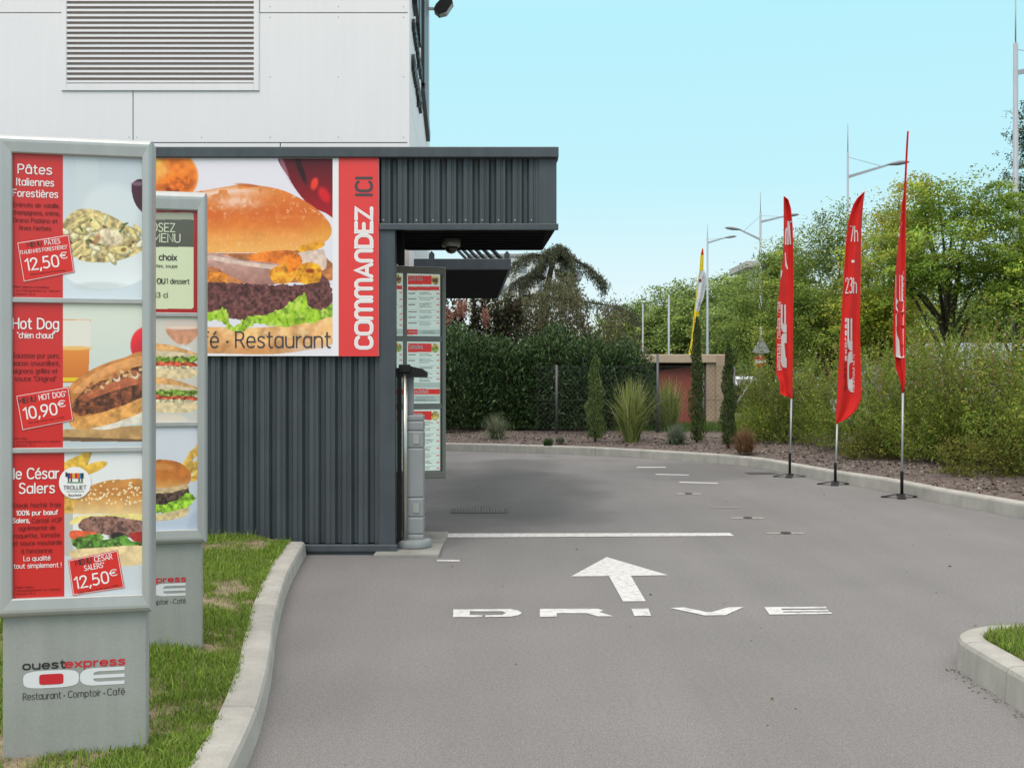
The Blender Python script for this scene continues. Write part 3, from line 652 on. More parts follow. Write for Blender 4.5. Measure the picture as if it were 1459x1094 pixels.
MB().box(-8.5, CXR - 0.01, YF + 0.075, YF + 0.2, 0.0, TOPZ).box(-8.5, -8.3, YF + 0.2, 12.2, 0, TOPZ).box(-8.5, -1.75, 12.0, 12.15, 0, TOPZ-.02).box(-1.9, -1.75, YF + 0.201, 11.999, 0, TOPZ-.02).build("inner_wall", M_SOFFIT, kio, True)
MB().bbox(WX1, CXR, YF, YF + 0.15, 0.02, CZ - 0.02, 0.006).build("corner_column", M_ANTH2, kio, True)
MB().bbox(-8.5, CXR + 0.02, YF - 0.035, YF + 0.03, 0.03, 0.095, 0.008).box(-8.5, CXR + 0.01, YF - 0.01, YF + 0.03, 0.0, 0.03).build("base_rail", M_ANTH2, kio, True)
mb = MB(); mb.bbox(-8.6, AX(796, YF - 0.05), YF - 0.06, YF + 0.06, TOPZ, RZ, 0.008)
mb.prism([(AX(796, YF-.05), YF-0.06+.125, TOPZ), (AX(796, YF-.05)-0.12, YF+.065, TOPZ), (KXB-0.1, YB, TOPZ), (KXB+0.01, YB, TOPZ)], (0, 0, RZ - TOPZ))
mb.box(-8.6, -5.5, YF + 0.0605, 12.1, RZ - 0.06, RZ - 0.02)
for k in range(5): mb.box(-5.4 + k*1.25, -5.4 + k*1.25 + 0.10, YF - 0.063, YF + 0.05, TOPZ + 0.004, RZ + 0.003) if k in (1,) else None
mb.build("roof_coping", M_ANTH2, kio, True)
MB().prism([(-8.5, YF+0.07, RZ-0.09), (KX1-0.02, YF+0.07, RZ-0.09), (KXB-0.02, YB-0.01, RZ-0.09), (-8.5, YB-0.01, RZ-0.09)], (0, 0, 0.05)).build("roof", M_ANTH2, kio, True)
fas = corrugated(WX1, AX(768, YF), CZ + 0.01, TOPZ, YF + 0.02, off=0.03)
for k in range(11):                                   # fixing screws along the foot of the fascia
    x_ = WX1 + 0.04 + k * 0.15
    if x_ < AX(766, YF): fas.bbox(x_ - 0.007, x_ + 0.007, YF + 0.012, YF + 0.024, CZ + 0.04, CZ + 0.054, 0.003, 1)
fas.build("canopy_fascia", [M_ANTH, M_GALV], kio, True)
mb = MB(); x0 = AX(768, YF)
mb.prism([(x0, YF, CZ), (KX1, YF, CZ), (KXB, YB, CZ), (KXB - 0.1, YB, CZ), (KX1 - 0.1, YF + 0.1, CZ), (x0, YF + 0.1, CZ)], (0, 0, TOPZ - CZ - 0.002))
mb.build("end_trim", M_ANTH2, kio, True)
mb = MB(); z_ = XZ(0, 326, YF)[1]
mb.bbox(WX1 - 0.01, AX(795.5, YF), YF - 0.028, YF + 0.02, CZ - 0.045, CZ + 0.012, 0.006)
mb.build("drip_trim", M_ANTH2, kio, True)
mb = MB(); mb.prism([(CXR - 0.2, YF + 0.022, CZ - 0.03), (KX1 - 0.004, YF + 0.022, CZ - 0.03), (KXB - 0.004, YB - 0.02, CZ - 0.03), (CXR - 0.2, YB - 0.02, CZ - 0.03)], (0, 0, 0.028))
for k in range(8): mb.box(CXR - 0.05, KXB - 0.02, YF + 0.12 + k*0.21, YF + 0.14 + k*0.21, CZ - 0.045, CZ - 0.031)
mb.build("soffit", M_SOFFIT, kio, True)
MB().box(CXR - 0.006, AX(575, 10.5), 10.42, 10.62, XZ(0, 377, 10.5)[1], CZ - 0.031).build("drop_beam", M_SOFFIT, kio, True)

# security camera under the canopy
X_, Z_ = XZ(643, 352, 11.0); cz = CZ - 0.046
t = thing("security_camera", "grey dome security camera hanging under the dark canopy", "camera", (AX(643, 10.9), 10.9, cz))
MB().lathe([(0.085, -0.075), (0.09, -0.06), (0.09, 0.0)], (0, 0), 20).build("housing", M_BRONZE, t)
MB().lathe([(0.01, -0.14), (0.035, -0.132), (0.055, -0.11), (0.062, -0.075)], (0, 0), 20).build("dome", mat("dark_dome", (0.03, 0.02, 0.018), 0.12), t)

# ------------------------------------------------------------------ burger billboard on the corrugated wall
YP = YF - 0.03
bb = thing("billboard", "large burger photo billboard with red COMMANDEZ ICI strip on the corrugated wall", "billboard", (AX(380, YP), YP, 0))
PB = Plane((AX(380, YP), YP, 0), 0, 0.0)
bx0 = PB.loc(150, 300)[0]; bx1 = PB.loc(539.5, 300)[0]; bz0 = PB.loc(300, 507.5)[1]; bz1 = PB.loc(300, 225)[1]; bxm = PB.loc(482.5, 300)[0]
MB().bbox(bx0, bx1, 0.0015, 0.05, bz0, bz1, 0.002, seg=1).build("backing_panel", mat("panel_white", (0.7, 0.7, 0.71), 0.5), bb)
def paint_burger(p):
    p.mix(np.clip((p.Y - 225) / 200, 0, 1) * 0.5, (226, 222, 232))
    p.poly([(400,220),(412,255),(436,288),(462,303),(482,305),(482,220)], (78,10,26), smooth=True, grad=(225,310,(176,16,32)))
    p.ell(448,262,5,9,(236,60,40),15,0.5); p.ell(462,278,7,12,(214,24,40),-30,0.6); p.ell(428,240,4,22,(40,4,16),-20,0.6)
    p.ell(402,232,3,30,(212,180,200),-22,0.7,op=.5)
    p.ell(232,252,50,42,(226,120,40),0,0.08,0.35,18,0.18,3); p.ell(218,242,24,18,(242,158,74),20,0.4,0.2,9,0.1,4); p.ell(252,262,22,16,(222,110,30),0,0.5,0.3,7,0.1,5); p.ell(240,270,4,3,(150,60,20),0,.6)
    # bun
    bun = [(180,352),(190,305),(250,280),(300,270),(345,263),(372,265),(405,272),(440,290),(462,308),(473,326),(468,341),(452,350),(425,357),(380,360),(330,360),(260,359)]
    m = p.poly(bun, (232,140,62), 0.07, 14, 11)
    X, Y = p.X, p.Y
    dome = np.clip((Y - 268) / 92, 0, 1)
    top = np.clip(1 - np.abs((Y - (300 + 0.0006*(X-370)**2)) / 38), 0, 1)
    p.mix(m * top * 0.85, (214,98,34)); p.mix(m * np.clip((Y - 322) / 32, 0, 1) * 0.85, (248,182,98)); p.mix(m * np.clip((300 - X) / 60, 0, 1) * .35, (190,80,30)); p.mix(m * np.clip((vnoise(X, Y*1.6, 9, 24) - .55) * 3, 0, 1) * np.clip(1 - abs(Y - 312) / 26, 0, 1) * .35, (240,150,70))
    p.mix(m * np.clip((X - 425) / 50, 0, 1) * np.clip((Y - 290) / 40, 0, 1) * 0.6, (232,170,60))
    hl = np.clip(1.0 - np.abs((Y - (272 + 0.0016*(X-350)**2)) / 9), 0, 1) * np.clip((395 - X) / 60, 0, 1) * (vnoise(X, Y, 7, 21) > 0.35)
    p.mix(m * np.clip(hl, 0, 1) * 0.85, (250,226,218)); gl = np.exp(-((X-338)/34)**2 - ((Y-287)/11)**2) * (0.45 + 0.9*vnoise(X, Y, 4, 23)); p.mix(m * np.clip(gl, 0, 1) * .8, (250,214,198))
    g = vnoise(X, Y, 5, 31) * vnoise(X, Y, 2.2, 32); p.mix(m * np.clip((g - 0.42) * 4, 0, 1) * 0.5 * np.clip((330 - Y) / 30, 0, 1), (246,214,190))
    p.mix(m * np.clip((vnoise(X, Y, 2, 33) - .68) * 4, 0, 1) * 0.5 * np.clip((Y - 325) / 20, 0, 1), (250,214,160))
    p.ell(352,264,16,2.2,(170,80,40),6,0.5,op=.6)
    # filling
    p.poly([(190,362),(330,361),(400,360),(452,352),(456,362),(470,372),(470,400),(190,400)], (190,120,70), 0.25, 9, 41)
    p.poly([(360,362),(415,357),(420,372),(395,380),(362,374)], (236,126,44), 0.3, 8, 42)
    p.poly([(425,352),(458,344),(460,352),(432,360)], (238,162,44), 0.2, 6, 43)
    p.poly([(418,364),(452,356),(462,358),(462,384),(420,386)], (222,196,182), 0.1, 6, 44)
    p.poly([(190,366),(298,360),(345,370),(398,377),(404,392),(398,404),(356,405),(322,390),(296,380),(190,384)], (202,160,148), 0.14, 12, 45, grad=(365,404,(172,122,112)))
    p.poly([(300,364),(350,373),(398,379),(396,384),(345,378),(298,369)], (224,196,182), 0.1, 6, 46)
    p.poly([(384,386),(404,376),(425,370),(428,384),(418,398),(408,404),(390,402)], (240,156,44), 0.32, 8, 47)
    p.poly([(424,380),(440,374),(457,380),(456,398),(448,405),(428,403),(420,392)], (244,164,36), 0.3, 7, 48); p.ell(442,386,6,3,(150,60,20),0,.7)
    p.poly([(410,368),(425,362),(430,376),(412,388)], (226,120,30), 0.3, 6, 49)
    p.poly([(190,392),(310,388),(322,398),(310,404),(190,406)], (232,140,50), 0.3, 7, 50)
    # patty
    pm = p.poly([(190,408),(298,402),(345,404),(400,406),(440,405),(456,402),(459,390),(466,398),(473,412),(474,430),(462,442),(440,450),(360,458),(298,450),(190,455)], (104,62,60), 0.32, 5, 61, wob=1.5)
    p.mix(pm * np.clip((vnoise(X, Y, 3.2, 62) - 0.62) * 5, 0, 1) * .6, (150,98,94)); p.mix(pm * np.clip((vnoise(X, Y, 4.5, 63) - 0.6) * 3, 0, 1) * .7, (52,28,32))
    # bottom bun
    bm_ = p.poly([(190,472),(300,466),(380,466),(440,456),(474,448),(476,488),(430,500),(380,505),(330,504),(190,500)], (232,176,116), 0.22, 14, 71)
    p.mix(bm_ * np.clip((vnoise(X, Y, 6, 72) - .55) * 4, 0, 1) * .6, (250,216,168)); p.mix(bm_ * np.clip((Y - 484) / 14, 0, 1) * .6, (196,128,74))
    # lettuce
    lm = p.poly([(190,446),(300,444),(318,438),(324,441),(326,456),(333,466),(352,452),(380,448),(398,440),(418,428),(434,418),(437,432),(446,440),(460,442),(474,430),(476,448),(452,458),(420,464),(390,466),(366,460),(345,472),(328,470),(318,462),(300,456),(190,462)], (156,196,46), 0.14, 9, 81, wob=2.2)
    p.mix(lm * np.clip((vnoise(X*1.6 + Y*.5, Y, 6, 82) - .5) * 3, 0, 1) * .7, (212,228,120)); p.mix(lm * np.clip((vnoise(X*1.4 - Y*.4, Y, 5, 83) - .62) * 4, 0, 1) * .7, (88,128,22))
    p.ell(474,500,60,10,(240,232,236),0,0.8,op=.5)
    p.mix((X > 474).astype(float), (236,236,240)); p.mix((Y > 504.5).astype(float), (236,236,240))
ph, _ = print_mesh("burger_photo", PB, (150, 226, 482.4, 507), paint_burger, (232,228,238), bb, 1.6, M_PRINT_MATT)
MB().box(bxm, bx1, -0.001, 0.0015, bz0, bz1).build("red_strip", M_REDB, bb)
mb = MB()
put_text(mb, PB, "Café", 258, 495, 22, 53, -0.008); mb.build("photo_lettering", M_TG, bb); mb = MB(); put_text(mb, PB, "Restaurant", 336, 495, 22, 134, -0.008)
c_ = PB.loc(324, 487); mb.add([(c_[0] + 0.012*math.cos(q*.5236), -0.002, c_[1] + 0.012*math.sin(q*.5236)) for q in range(12)], [tuple(range(12))])
mb.build("photo_lettering", M_TG, bb)
# COMMANDEZ ICI: round-ended lines, reading upwards. glyphs on a unit-high grid
GL = {'C': (0.72, [[(.68,.86),(.6,.95),(.45,1),(.25,1),(.1,.93),(.02,.75),(.02,.25),(.1,.07),(.25,0),(.45,0),(.6,.05),(.68,.14)]]),
      'O': (0.80, [[(.25,1),(.55,1),(.7,.93),(.78,.75),(.78,.25),(.7,.07),(.55,0),(.25,0),(.1,.07),(.02,.25),(.02,.75),(.1,.93),(.25,1)]]),
      'm': (1.16, [[(.02,0),(.02,.72),(.08,.9),(.2,1),(.4,1),(.52,.9),(.58,.72),(.58,0)], [(.58,.72),(.64,.9),(.76,1),(.94,1),(1.06,.9),(1.12,.72),(1.12,0)]]),
      'A': (0.82, [[(.02,0),(.4,1),(.78,0)], [(.14,.3),(.66,.3)]]),
      'n': (0.72, [[(.02,0),(.02,.72),(.1,.92),(.24,1),(.44,1),(.58,.92),(.66,.72),(.66,0)]]),
      'D': (0.78, [[(.02,0),(.02,1),(.4,1),(.6,.93),(.74,.7),(.74,.3),(.6,.07),(.4,0),(.02,0)]]),
      'E': (0.64, [[(.6,1),(.02,1),(.02,0),(.6,0)], [(.02,.5),(.52,.5)]]),
      'Z': (0.74, [[(.02,1),(.68,1),(.02,0),(.7,0)]]), 'I': (0.16, [[(.06,0),(.06,1)]])}
def stroke(mb, s, pl, px, py0, py1, capw, r, mi, off):
    kk = [0]
    tot = sum(GL[c][0] for c in s) + 0.17 * (len(s) - 1); u = 0.0
    zb = pl.loc(px, py0)[1]; zt = pl.loc(px, py1)[1]; k = (zt - zb) / tot; xr = pl.loc(px, py0)[0]; hw = pl.loc(px, 400)[0] - pl.loc(px - capw, 400)[0]
    for c in s:
        for ln in GL[c][1]:
            # reading upward: letter x -> +z, letter height -> -x (tops point left)
            kk[0] += 1; ribbon(mb, [(b * hw, (u + a) * k) for a, b in ln], r, lambda x, y, o=0.0004*(kk[0] % 3): (xr - x, pl.yf - off - o, zb + y), mi)
        u += GL[c][0] + 0.17
mb = MB(); stroke(mb, "COmmAnDEZ", PB, 529.5, 496, 296, 22, 0.0165, 0, 0.003); mb.build("strip_lettering", mat("sign_white", (0.85, 0.85, 0.85), 0.45), bb)
mb = MB(); stroke(mb, "COmmAnDEZ", PB, 529.5, 496, 296, 22, 0.0016, 0, 0.0065); mb.build("strip_lettering_inline", mat("sign_inline", L3(240, 206, 206), 0.5), bb)
mb = MB(); stroke(mb, "ICI", PB, 529.5, 279, 252, 22, 0.012, 0, 0.003); mb.build("strip_lettering", M_TG, bb)

# ------------------------------------------------------------------ white clad building behind
def wx(y): return -0.0434 * y - 0.613               # plane of the side wall
Y1, Y2, BH = 12.6, 20.5, 9.2
wb = thing("restaurant_building", "tall white panel-clad restaurant building rising behind the dark kiosk", "building", (-5, Y1, 0))
MB().prism([(-12, Y1+0.03, 0), (wx(Y1)-0.03, Y1+0.03, 0), (wx(Y2)-0.03, Y2, 0), (-12, Y2, 0)], (0, 0, BH)).build("core_wall", M_JOINT, wb, True)
def pz(py): return XZ(0, py, Y1)[1]
def pxx(px): return AX(px, Y1)
g = 0.006; pan = MB()
xe = wx(Y1)
pan_x0 = pxx(189.5)
LX0, LX1, LZ0 = pxx(88), pxx(369.5), pz(130)
rows = [(0.0, pz(203.5)), (pz(203.5), pz(18.5)), (pz(18.5), pz(18.5) + 2.9), (pz(18.5)+2.9, BH)]
for ri, (z0, z1) in enumerate(rows):
    cols = [-12, -9, -6.2, pan_x0, xe] if ri == 1 else ([-12, -8, LX0, LX1, xe] if ri == 2 else [-12, -8.5, -5, -2.6, xe])
    for a_, b_ in zip(cols[:-1], cols[1:]):
        if ri == 2 and a_ == LX0: continue
        if ri == 1:
            # panels notched round the louvre
            if b_ == pan_x0: pan.box(a_+g, LX0, Y1, Y1+0.028, z0+g, z1-g); pan.box(LX0, b_-g, Y1, Y1+0.028, z0+g, LZ0); continue
            if a_ == pan_x0: pan.box(a_+g, LX1, Y1, Y1+0.028, z0+g, LZ0); pan.box(LX1, b_-g, Y1, Y1+0.028, z0+g, z1-g); continue
        pan.box(a_+g, b_-g, Y1, Y1+0.028, z0+g, z1-g)
for px in (385, 482, 575):
    for py in (10, 25, 110, 196): x_, z_ = pxx(px), pz(py); pan.bbox(x_-.006, x_+.006, Y1-.003, Y1+.004, z_-.006, z_+.006, .002, 1, seg=1)
for px in (92, 184, 195, 287):
    x_, z_ = pxx(px), pz(196); pan.bbox(x_-.006, x_+.006, Y1-.003, Y1+.004, z_-.006, z_+.006, .002, 1, seg=1)
pan.build("cladding_panels", [M_WHITE, M_BASE], wb, True)
# side wall cladding + corner trim
sp = MB()
zz = [0, 1.6, 3.2, 4.8, 6.4, 8.0, BH]
for k in range(4):
    ya = Y1 + (Y2-Y1)*k/4 + (0.004 if k else 0.03); yb_ = Y1 + (Y2-Y1)*(k+1)/4 - 0.004
    for z0, z1 in zip(zz[:-1], zz[1:]):
        sp.prism([(wx(ya)-0.028, ya, z0+0.004), (wx(ya), ya, z0+0.004), (wx(yb_), yb_, z0+0.004), (wx(yb_)-0.028, yb_, z0+0.004)], (0, 0, z1-z0-0.008))
sp.build("side_cladding", M_WHITE, wb, True)
MB().box(xe-0.012, xe+0.008, Y1-0.006, Y1+0.03, 0, BH).build("corner_trim", M_WHITE, wb, True)
# louvre
fr = MB(); t_ = pxx(95.5)-LX0; LZ1 = LZ0 + 2.6
for (a_, b_, c_, d_) in [(LX0, LX0+t_, LZ0, LZ1), (LX1-t_, LX1, LZ0, LZ1), (LX0+t_, LX1-t_, LZ0, pz(120)), (LX0+t_, LX1-t_, LZ1-0.09, LZ1)]:
    fr.bbox(a_, b_, Y1-0.02, Y1+0.12, c_, d_, 0.005, seg=1)
lv = fr.build("vent_louvre", M_WHITE, wb, True)
sl = MB(); pitch = 7.25 * Y1 / F; z = pz(119); 
for k in range(int((LZ1 - 0.1 - z) / pitch)):
    zb = z + k*pitch; ya = Y1 - 0.012
    sl.prism([(LX0+t_, ya, zb+0.004), (LX0+t_, ya, zb+0.030), (LX0+t_, ya+0.030, zb+0.036), (LX0+t_, ya+0.030, zb+0.030)], (LX1-LX0-2*t_, 0, 0))
sl.build("slats", M_WHITE, lv, True)
MB().box(LX0+t_*.5, LX1-t_*.5, Y1+0.019, Y1+0.06, LZ0+0.05, LZ1-0.05).build("louvre_back", mat("louvre_back", (0.40, 0.33, 0.30), 0.8), lv, True)
MB().box(-12.05, wx(Y1)+0.04, Y1-0.04, Y1+0.1, BH, BH+0.12).build("parapet_cap", M_WHITE, wb, True)

# sign on the side wall, seen edge-on
sg = thing("wall_sign", "black raised restaurant lettering and panel high on the white side wall", "sign", (wx(15.5), 15.5, 5.5))
mb = MB()
def sidebox(y0, y1, z0, z1, d=0.10, o=0.0):
    mb.prism([(wx(y0)+o, y0, z0), (wx(y0)+o+d, y0, z0), (wx(y1)+o+d, y1, z0), (wx(y1)+o, y1, z0)], (0, 0, z1-z0))
def sidequad(q, d=0.06): mb.prism([(wx(y), y, z) for y, z in q], (d, 0.0, 0))
M_SIGN = mat("sign_black", (0.028, 0.03, 0.034), 0.4)
sidequad([(16.3, 5.9), (18.3, 5.9), (18.3, 8.7), (16.3, 9.0)], 0.05); mb.build("dark_panel", M_SIGN, sg, True)
mb = MB(); sidequad([(16.2, 5.75), (16.5, 5.95), (18.9, 5.72), (18.7, 5.55)], 0.06); mb.build("slanted_bar", M_SIGN, sg, True)
mb = MB()
for k, (z0, z1) in enumerate([(5.9, 9.1)]): sidequad([(13.15, 6.3), (13.5, 6.1), (13.95, 6.1), (13.95, 9.1), (13.15, 9.1)], 0.06)
sidequad([(14.5, 6.2), (14.8, 6.05), (15.1, 6.05), (15.1, 9.1), (14.5, 9.1)], 0.05)
mb.build("emblem_letter", M_SIGN, sg, True)
mb = MB(); vs, fs = text2d("ouest express", 0.01); xm = max(v[0] for v in vs)
for (zb, y0, hgt) in [(5.25, 13.2, 0.42), (5.75, 13.3, 0.30)]:
    for f_ in fs:
        mb.prism([(wx(y0 + vs[i_][0]/xm*2.5), y0 + vs[i_][0]/xm*2.5, zb + vs[i_][1]*hgt + 0.05*vs[i_][0]/xm) for i_ in f_], (0.04, 0, 0))
mb.build("sign_lettering", M_SIGN, sg, True)
wl = thing("wall_lamp", "black floodlight on a short arm at the top corner of the white wall", "lamp", (wx(19), 19, 7.9))
MB().tube([(wx(19), 19, 7.86), (wx(19)+0.14, 19, 7.86), (wx(19)+0.2, 19, 7.9)], 0.03).build("arm", M_ALU, wl, True)
mb = MB(); x_ = wx(19)
mb.prism([(x_+0.12, 18.9, 7.82), (x_+0.2, 18.9, 7.75), (x_+0.34, 18.9, 7.80), (x_+0.44, 18.9, 7.95), (x_+0.40, 18.9, 8.06), (x_+0.24, 18.9, 8.0), (x_+0.15, 18.9, 7.9)], (0, 0.26, 0))
mb.build("lamp_head", M_BLACK, wl, True)
MB().prism([(x_+0.21, 18.93, 7.745), (x_+0.34, 18.93, 7.792), (x_+0.43, 18.93, 7.93), (x_+0.32, 18.93, 7.77)], (0, 0.2, 0)).build("lens", M_ALU, wl, True)

# second canopy over the pick-up window
aw = thing("window_awning", "dark flat awning on struts over the pick-up window behind the menu board", "awning", (wx(15), 14, 3))
A0, A1 = 14.0, 19.2; zA = XZ(0, 383, A0)[1]; zT = XZ(0, 369, A0)[1]; xr0, xr1 = AX(728, A0), AX(710, A1)
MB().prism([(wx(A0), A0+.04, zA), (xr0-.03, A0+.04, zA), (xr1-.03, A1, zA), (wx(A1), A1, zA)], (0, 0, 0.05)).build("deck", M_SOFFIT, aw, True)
mb = MB(); mb.bbox(wx(A0), xr0, A0-0.03, A0+0.035, zA-0.01, zT, 0.006)
mb.prism([(xr0-0.03, A0+0.04, zA-0.005), (xr0, A0+.04, zA-0.005), (xr1, A1, zA-0.005), (xr1-.03, A1, zA-0.005)], (0, 0, zT-zA)); mb.build("edge_beam", M_ANTH2, aw, True)
for k in range(6):
    y_ = A0 + 0.25 + k*0.85; xe_ = xr0 + (xr1-xr0)*(y_-A0)/(A1-A0) - 0.06
    MB().tube([(xe_, y_, zT-0.03), (wx(y_)+0.02, y_, zT+1.15)], 0.028, 0, 6).build("strut", M_ANTH2, aw, True)
for x_ in (wx(A0)+0.22, xr0-0.05):
    MB().prism([(x_-.035, A0-0.02, zT-.002), (x_+.035, A0-0.02, zT-.002), (x_+.035, A0-0.02, zT+0.06), (x_, A0-0.02, zT+0.10), (x_-.035, A0-0.02, zT+0.06)], (0, 0.02, 0)).build("lug", M_ANTH2, aw, True)

# ------------------------------------------------------------------ order post
op = thing("order_post", "grey intercom column with steel tube and black cap on the concrete slab", "intercom post", (-0.9, 10.5, 0.035))
yo = 10.5
mb = MB(); cx_ = AX(591, yo); zz_ = [0.105, 0.16, 0.32, 0.50, 0.96, 1.12, 1.21, 1.27]
for z0, z1 in zip(zz_[:-1], zz_[1:]): mb.bbox(cx_-0.088, cx_+0.088, yo-0.084, yo+0.09, z0+0.003, z1-0.003, 0.012)
mb.box(cx_-0.078, cx_+0.078, yo-0.074, yo+0.08, 0.1, 1.262); mb.build("column", M_GREYP, op, True)
MB().prism([(cx_-0.01, yo-0.0845, 0.36), (cx_+0.05, yo-0.0845, 0.36), (cx_+0.05, yo-0.0845, 0.45), (cx_-0.01, yo-0.0845, 0.45)], (0, -0.008, 0)).build("access_plate", M_BASE, op, True)
MB().prism([(cx_-0.01, yo-0.0845, 1.0), (cx_+0.05, yo-0.0845, 1.0), (cx_+0.05, yo-0.0845, 1.09), (cx_-0.01, yo-0.0845, 1.09)], (0, -0.008, 0)).build("speaker_plate", M_BASE, op, True)
MB().bbox(AX(581, yo), AX(589, yo), yo-0.03, yo+0.05, 1.268, 1.63, 0.006).build("mast", M_GREYP, op, True)
MB().tube([(AX(577, 10.38), 10.38, 0.11), (AX(577, 10.38), 10.38, 1.69)], 0.0235, 0, 16).build("steel_tube", M_STEEL, op, True)
MB().box(AX(566, 10.4), AX(572.5, 10.4), 10.37, 10.41, 0.1, 1.66).build("black_strip", M_BLACK, op, True)
mb = MB(); zc = 1.6
mb.prism([(AX(563, 10.36), 10.36, 1.615), (AX(607, 10.36), 10.36, 1.615), (AX(607, 10.36), 10.36, 1.665), (AX(600, 10.36), 10.36, 1.695), (AX(583, 10.36), 10.36, 1.72), (AX(563, 10.36), 10.36, 1.70)], (0, 0.22, 0))
mb.bbox(AX(568, 10.34), AX(584, 10.34), 10.335, 10.42, 1.66, 1.735, 0.008)
mb.build("cap", M_BLACK, op, True)
MB().lathe([(0.17, 0.035), (0.172, 0.05), (0.168, 0.10), (0.15, 0.112), (0.09, 0.114)], (AX(589, yo), yo - 0.01), 32).build("foot", mat("foot_grey", (0.21, 0.23, 0.235), 0.6, var=0.15), op, True)

# ------------------------------------------------------------------ menu board under the canopy
rzb = math.atan(0.32); xe_, ye_ = AX(633, 12.3), 12.3; BW = 0.86
mc = (xe_ - BW/2*math.cos(rzb), ye_ - BW/2*math.sin(rzb), 0)
mbd = thing("menu_board", "bronze framed menu board of six lit menu sheets under the canopy", "menu board", mc, rzb)
PM = Plane(mc, rzb, -0.055)
bt = PM.loc(633, 381)[1]; b0 = PM.loc(633, 681)[1]
cols = [(PM.loc(580, 500)[0], PM.loc(627, 500)[0])]; wcol = cols[0][1]-cols[0][0]; cols.append((cols[0][0]-wcol-0.045, cols[0][0]-0.045))
rws = [(PM.loc(603, 478.5)[1], PM.loc(603, 391)[1]), (PM.loc(603, 575)[1], PM.loc(603, 487)[1]), (PM.loc(603, 671)[1], PM.loc(603, 583)[1])]
MB().box(-BW/2+.01, BW/2-.01, -0.045, 0.05, b0+.01, bt-.01).build("cabinet", M_BRONZE, mbd)
fr = MB(); xl, xr = -BW/2, BW/2
fr.bbox(xl, xr, -0.075, 0.055, rws[0][1]+0.004, bt, 0.008); fr.bbox(xl, xr, -0.075, 0.055, b0, rws[2][0]-0.004, 0.008)
fr.bbox(cols[0][1]+0.015, xr, -0.074, 0.054, b0+.02, bt-.02, 0.008); fr.bbox(xl, cols[1][0]-.004, -0.074, 0.054, b0+.02, bt-.02, 0.008)
for k in (0, 1): fr.box(cols[1][0]-.003, cols[0][1]+.02, -0.068, -0.04, rws[k+1][1]+.004, rws[k][0]-.004)
for z0, z1 in rws: fr.box(cols[1][1]+.004, cols[0][0]-.004, -0.066, -0.04, z0-.003, z1+.003)
fr.build("frame", M_BRONZE, mbd)
MB().box(-0.2, 0.2, -0.03, 0.03, 0.0, b0+0.02).build("stand", M_BRONZE, mbd)
heads = [[("Sandwichs", "club"), ("Salades", "sal"), ("Boissons", "boi")], [("Burgers", "b"), ("Pâtes", "p"), ("Desserts", "d")]]
for ci, (cx0, cx1) in enumerate(cols):
    for r_, (z0, z1) in enumerate(rws):
        p0 = PM.pix(np.array([cx0]), np.array([z1])); p1 = PM.pix(np.array([cx1]), np.array([z0]))
        rect = (float(p0[0][0]), float(p0[1][0]), float(p1[0][0]), float(p1[1][0]))
        def pm(p, rect=rect, r_=r_, ci=ci):
            x0, y0, x1, y1 = rect; rr = np.random.default_rng(30 + r_*7 + ci); sx_ = (x1-x0)/47
            p.rect(x0+1, y0+2.5, x0+35*sx_, y0+15, (214,40,34)); 
            p.ell(x0+40*sx_, y0+9, 5.2, 6.5, (176,150,80), 0, 0.3, 0.6, 2.2, 0.1, 5+r_)
            p.ell(x0+40*sx_, y0+(11 if r_ else 9), 4, 3, ((96,70,40), (120,160,60), (210,180,90))[r_], 0, 0.3, 0.5, 1.5, 0, 8)
            if r_ == 0: p.rect(x0+1, y0+18, x1-1, y0+23.5, (206,48,42))
            y = y0 + (27 if r_ == 0 else 18)
            while y < y1 - (14 if r_ < 2 else 4):
                k = rr.integers(2, 4)
                wl_ = rr.uniform(8, 13)
                p.rect(x0+1.5, y, x0+1.5+wl_, y+1.4, (96,104,100))
                for q in range(k): p.rect(x0+17*sx_, y-1+q*2.2, x0+17*sx_+rr.uniform(14, 21)*sx_, y+q*2.2, (140,152,146))
                p.rect(x0+42*sx_, y, x1-1.2, y+1.8, (222,104,92)); y += 2.2*k + 3.6; p.rect(x0+1, y-2.4, x1-1, y-1.8, (184,200,192))
            if r_ == 0: p.rect(x0, y1-9, x1, y1-2, (172,192,182)); p.rect(x0, y1-9.5, x0+15*sx_, y1-2, (214,40,34)); p.rect(x0+22*sx_, y1-7, x0+38*sx_, y1-6, (110,124,116)); p.rect(x0+22*sx_, y1-4.5, x0+40*sx_, y1-3.6, (110,124,116))
            if r_ == 1: p.rect(x0, y1-30, x1, y1-22, (172,192,182)); p.rect(x0, y1-21, x1, y1-13, (214,40,34)); p.rect(x0, y1-12, x1, y1-2, (176,194,186)); p.rect(x0+12, y1-9, x1-8, y1-8, (100,112,106)); p.rect(x0+10, y1-5.5, x1-5, y1-4.5, (100,112,106))
        sh, ex = print_mesh("menu_sheet", PM, rect, pm, (214,232,222), mbd, 2.2, M_PRINT_LIT)
        tx = MB(); put_text(tx, PM, heads[ci][r_][0], rect[0]+2, rect[1]+(10 if r_ else 9), 6.0, 20, 0.0)
        tx.build("heading_lettering", M_TW, sh); tx = MB()
        if ci == 0 and r_ == 0: put_text(tx, PM, "Menu Sandwich", rect[0]+2, rect[3]-5, 2.6, 12)
        if r_ == 1: put_text(tx, PM, "Menu Enfant", rect[0]+6, rect[3]-14.8, 5.2, 24)
        if tx.v: tx.build("small_print", M_TW, sh)

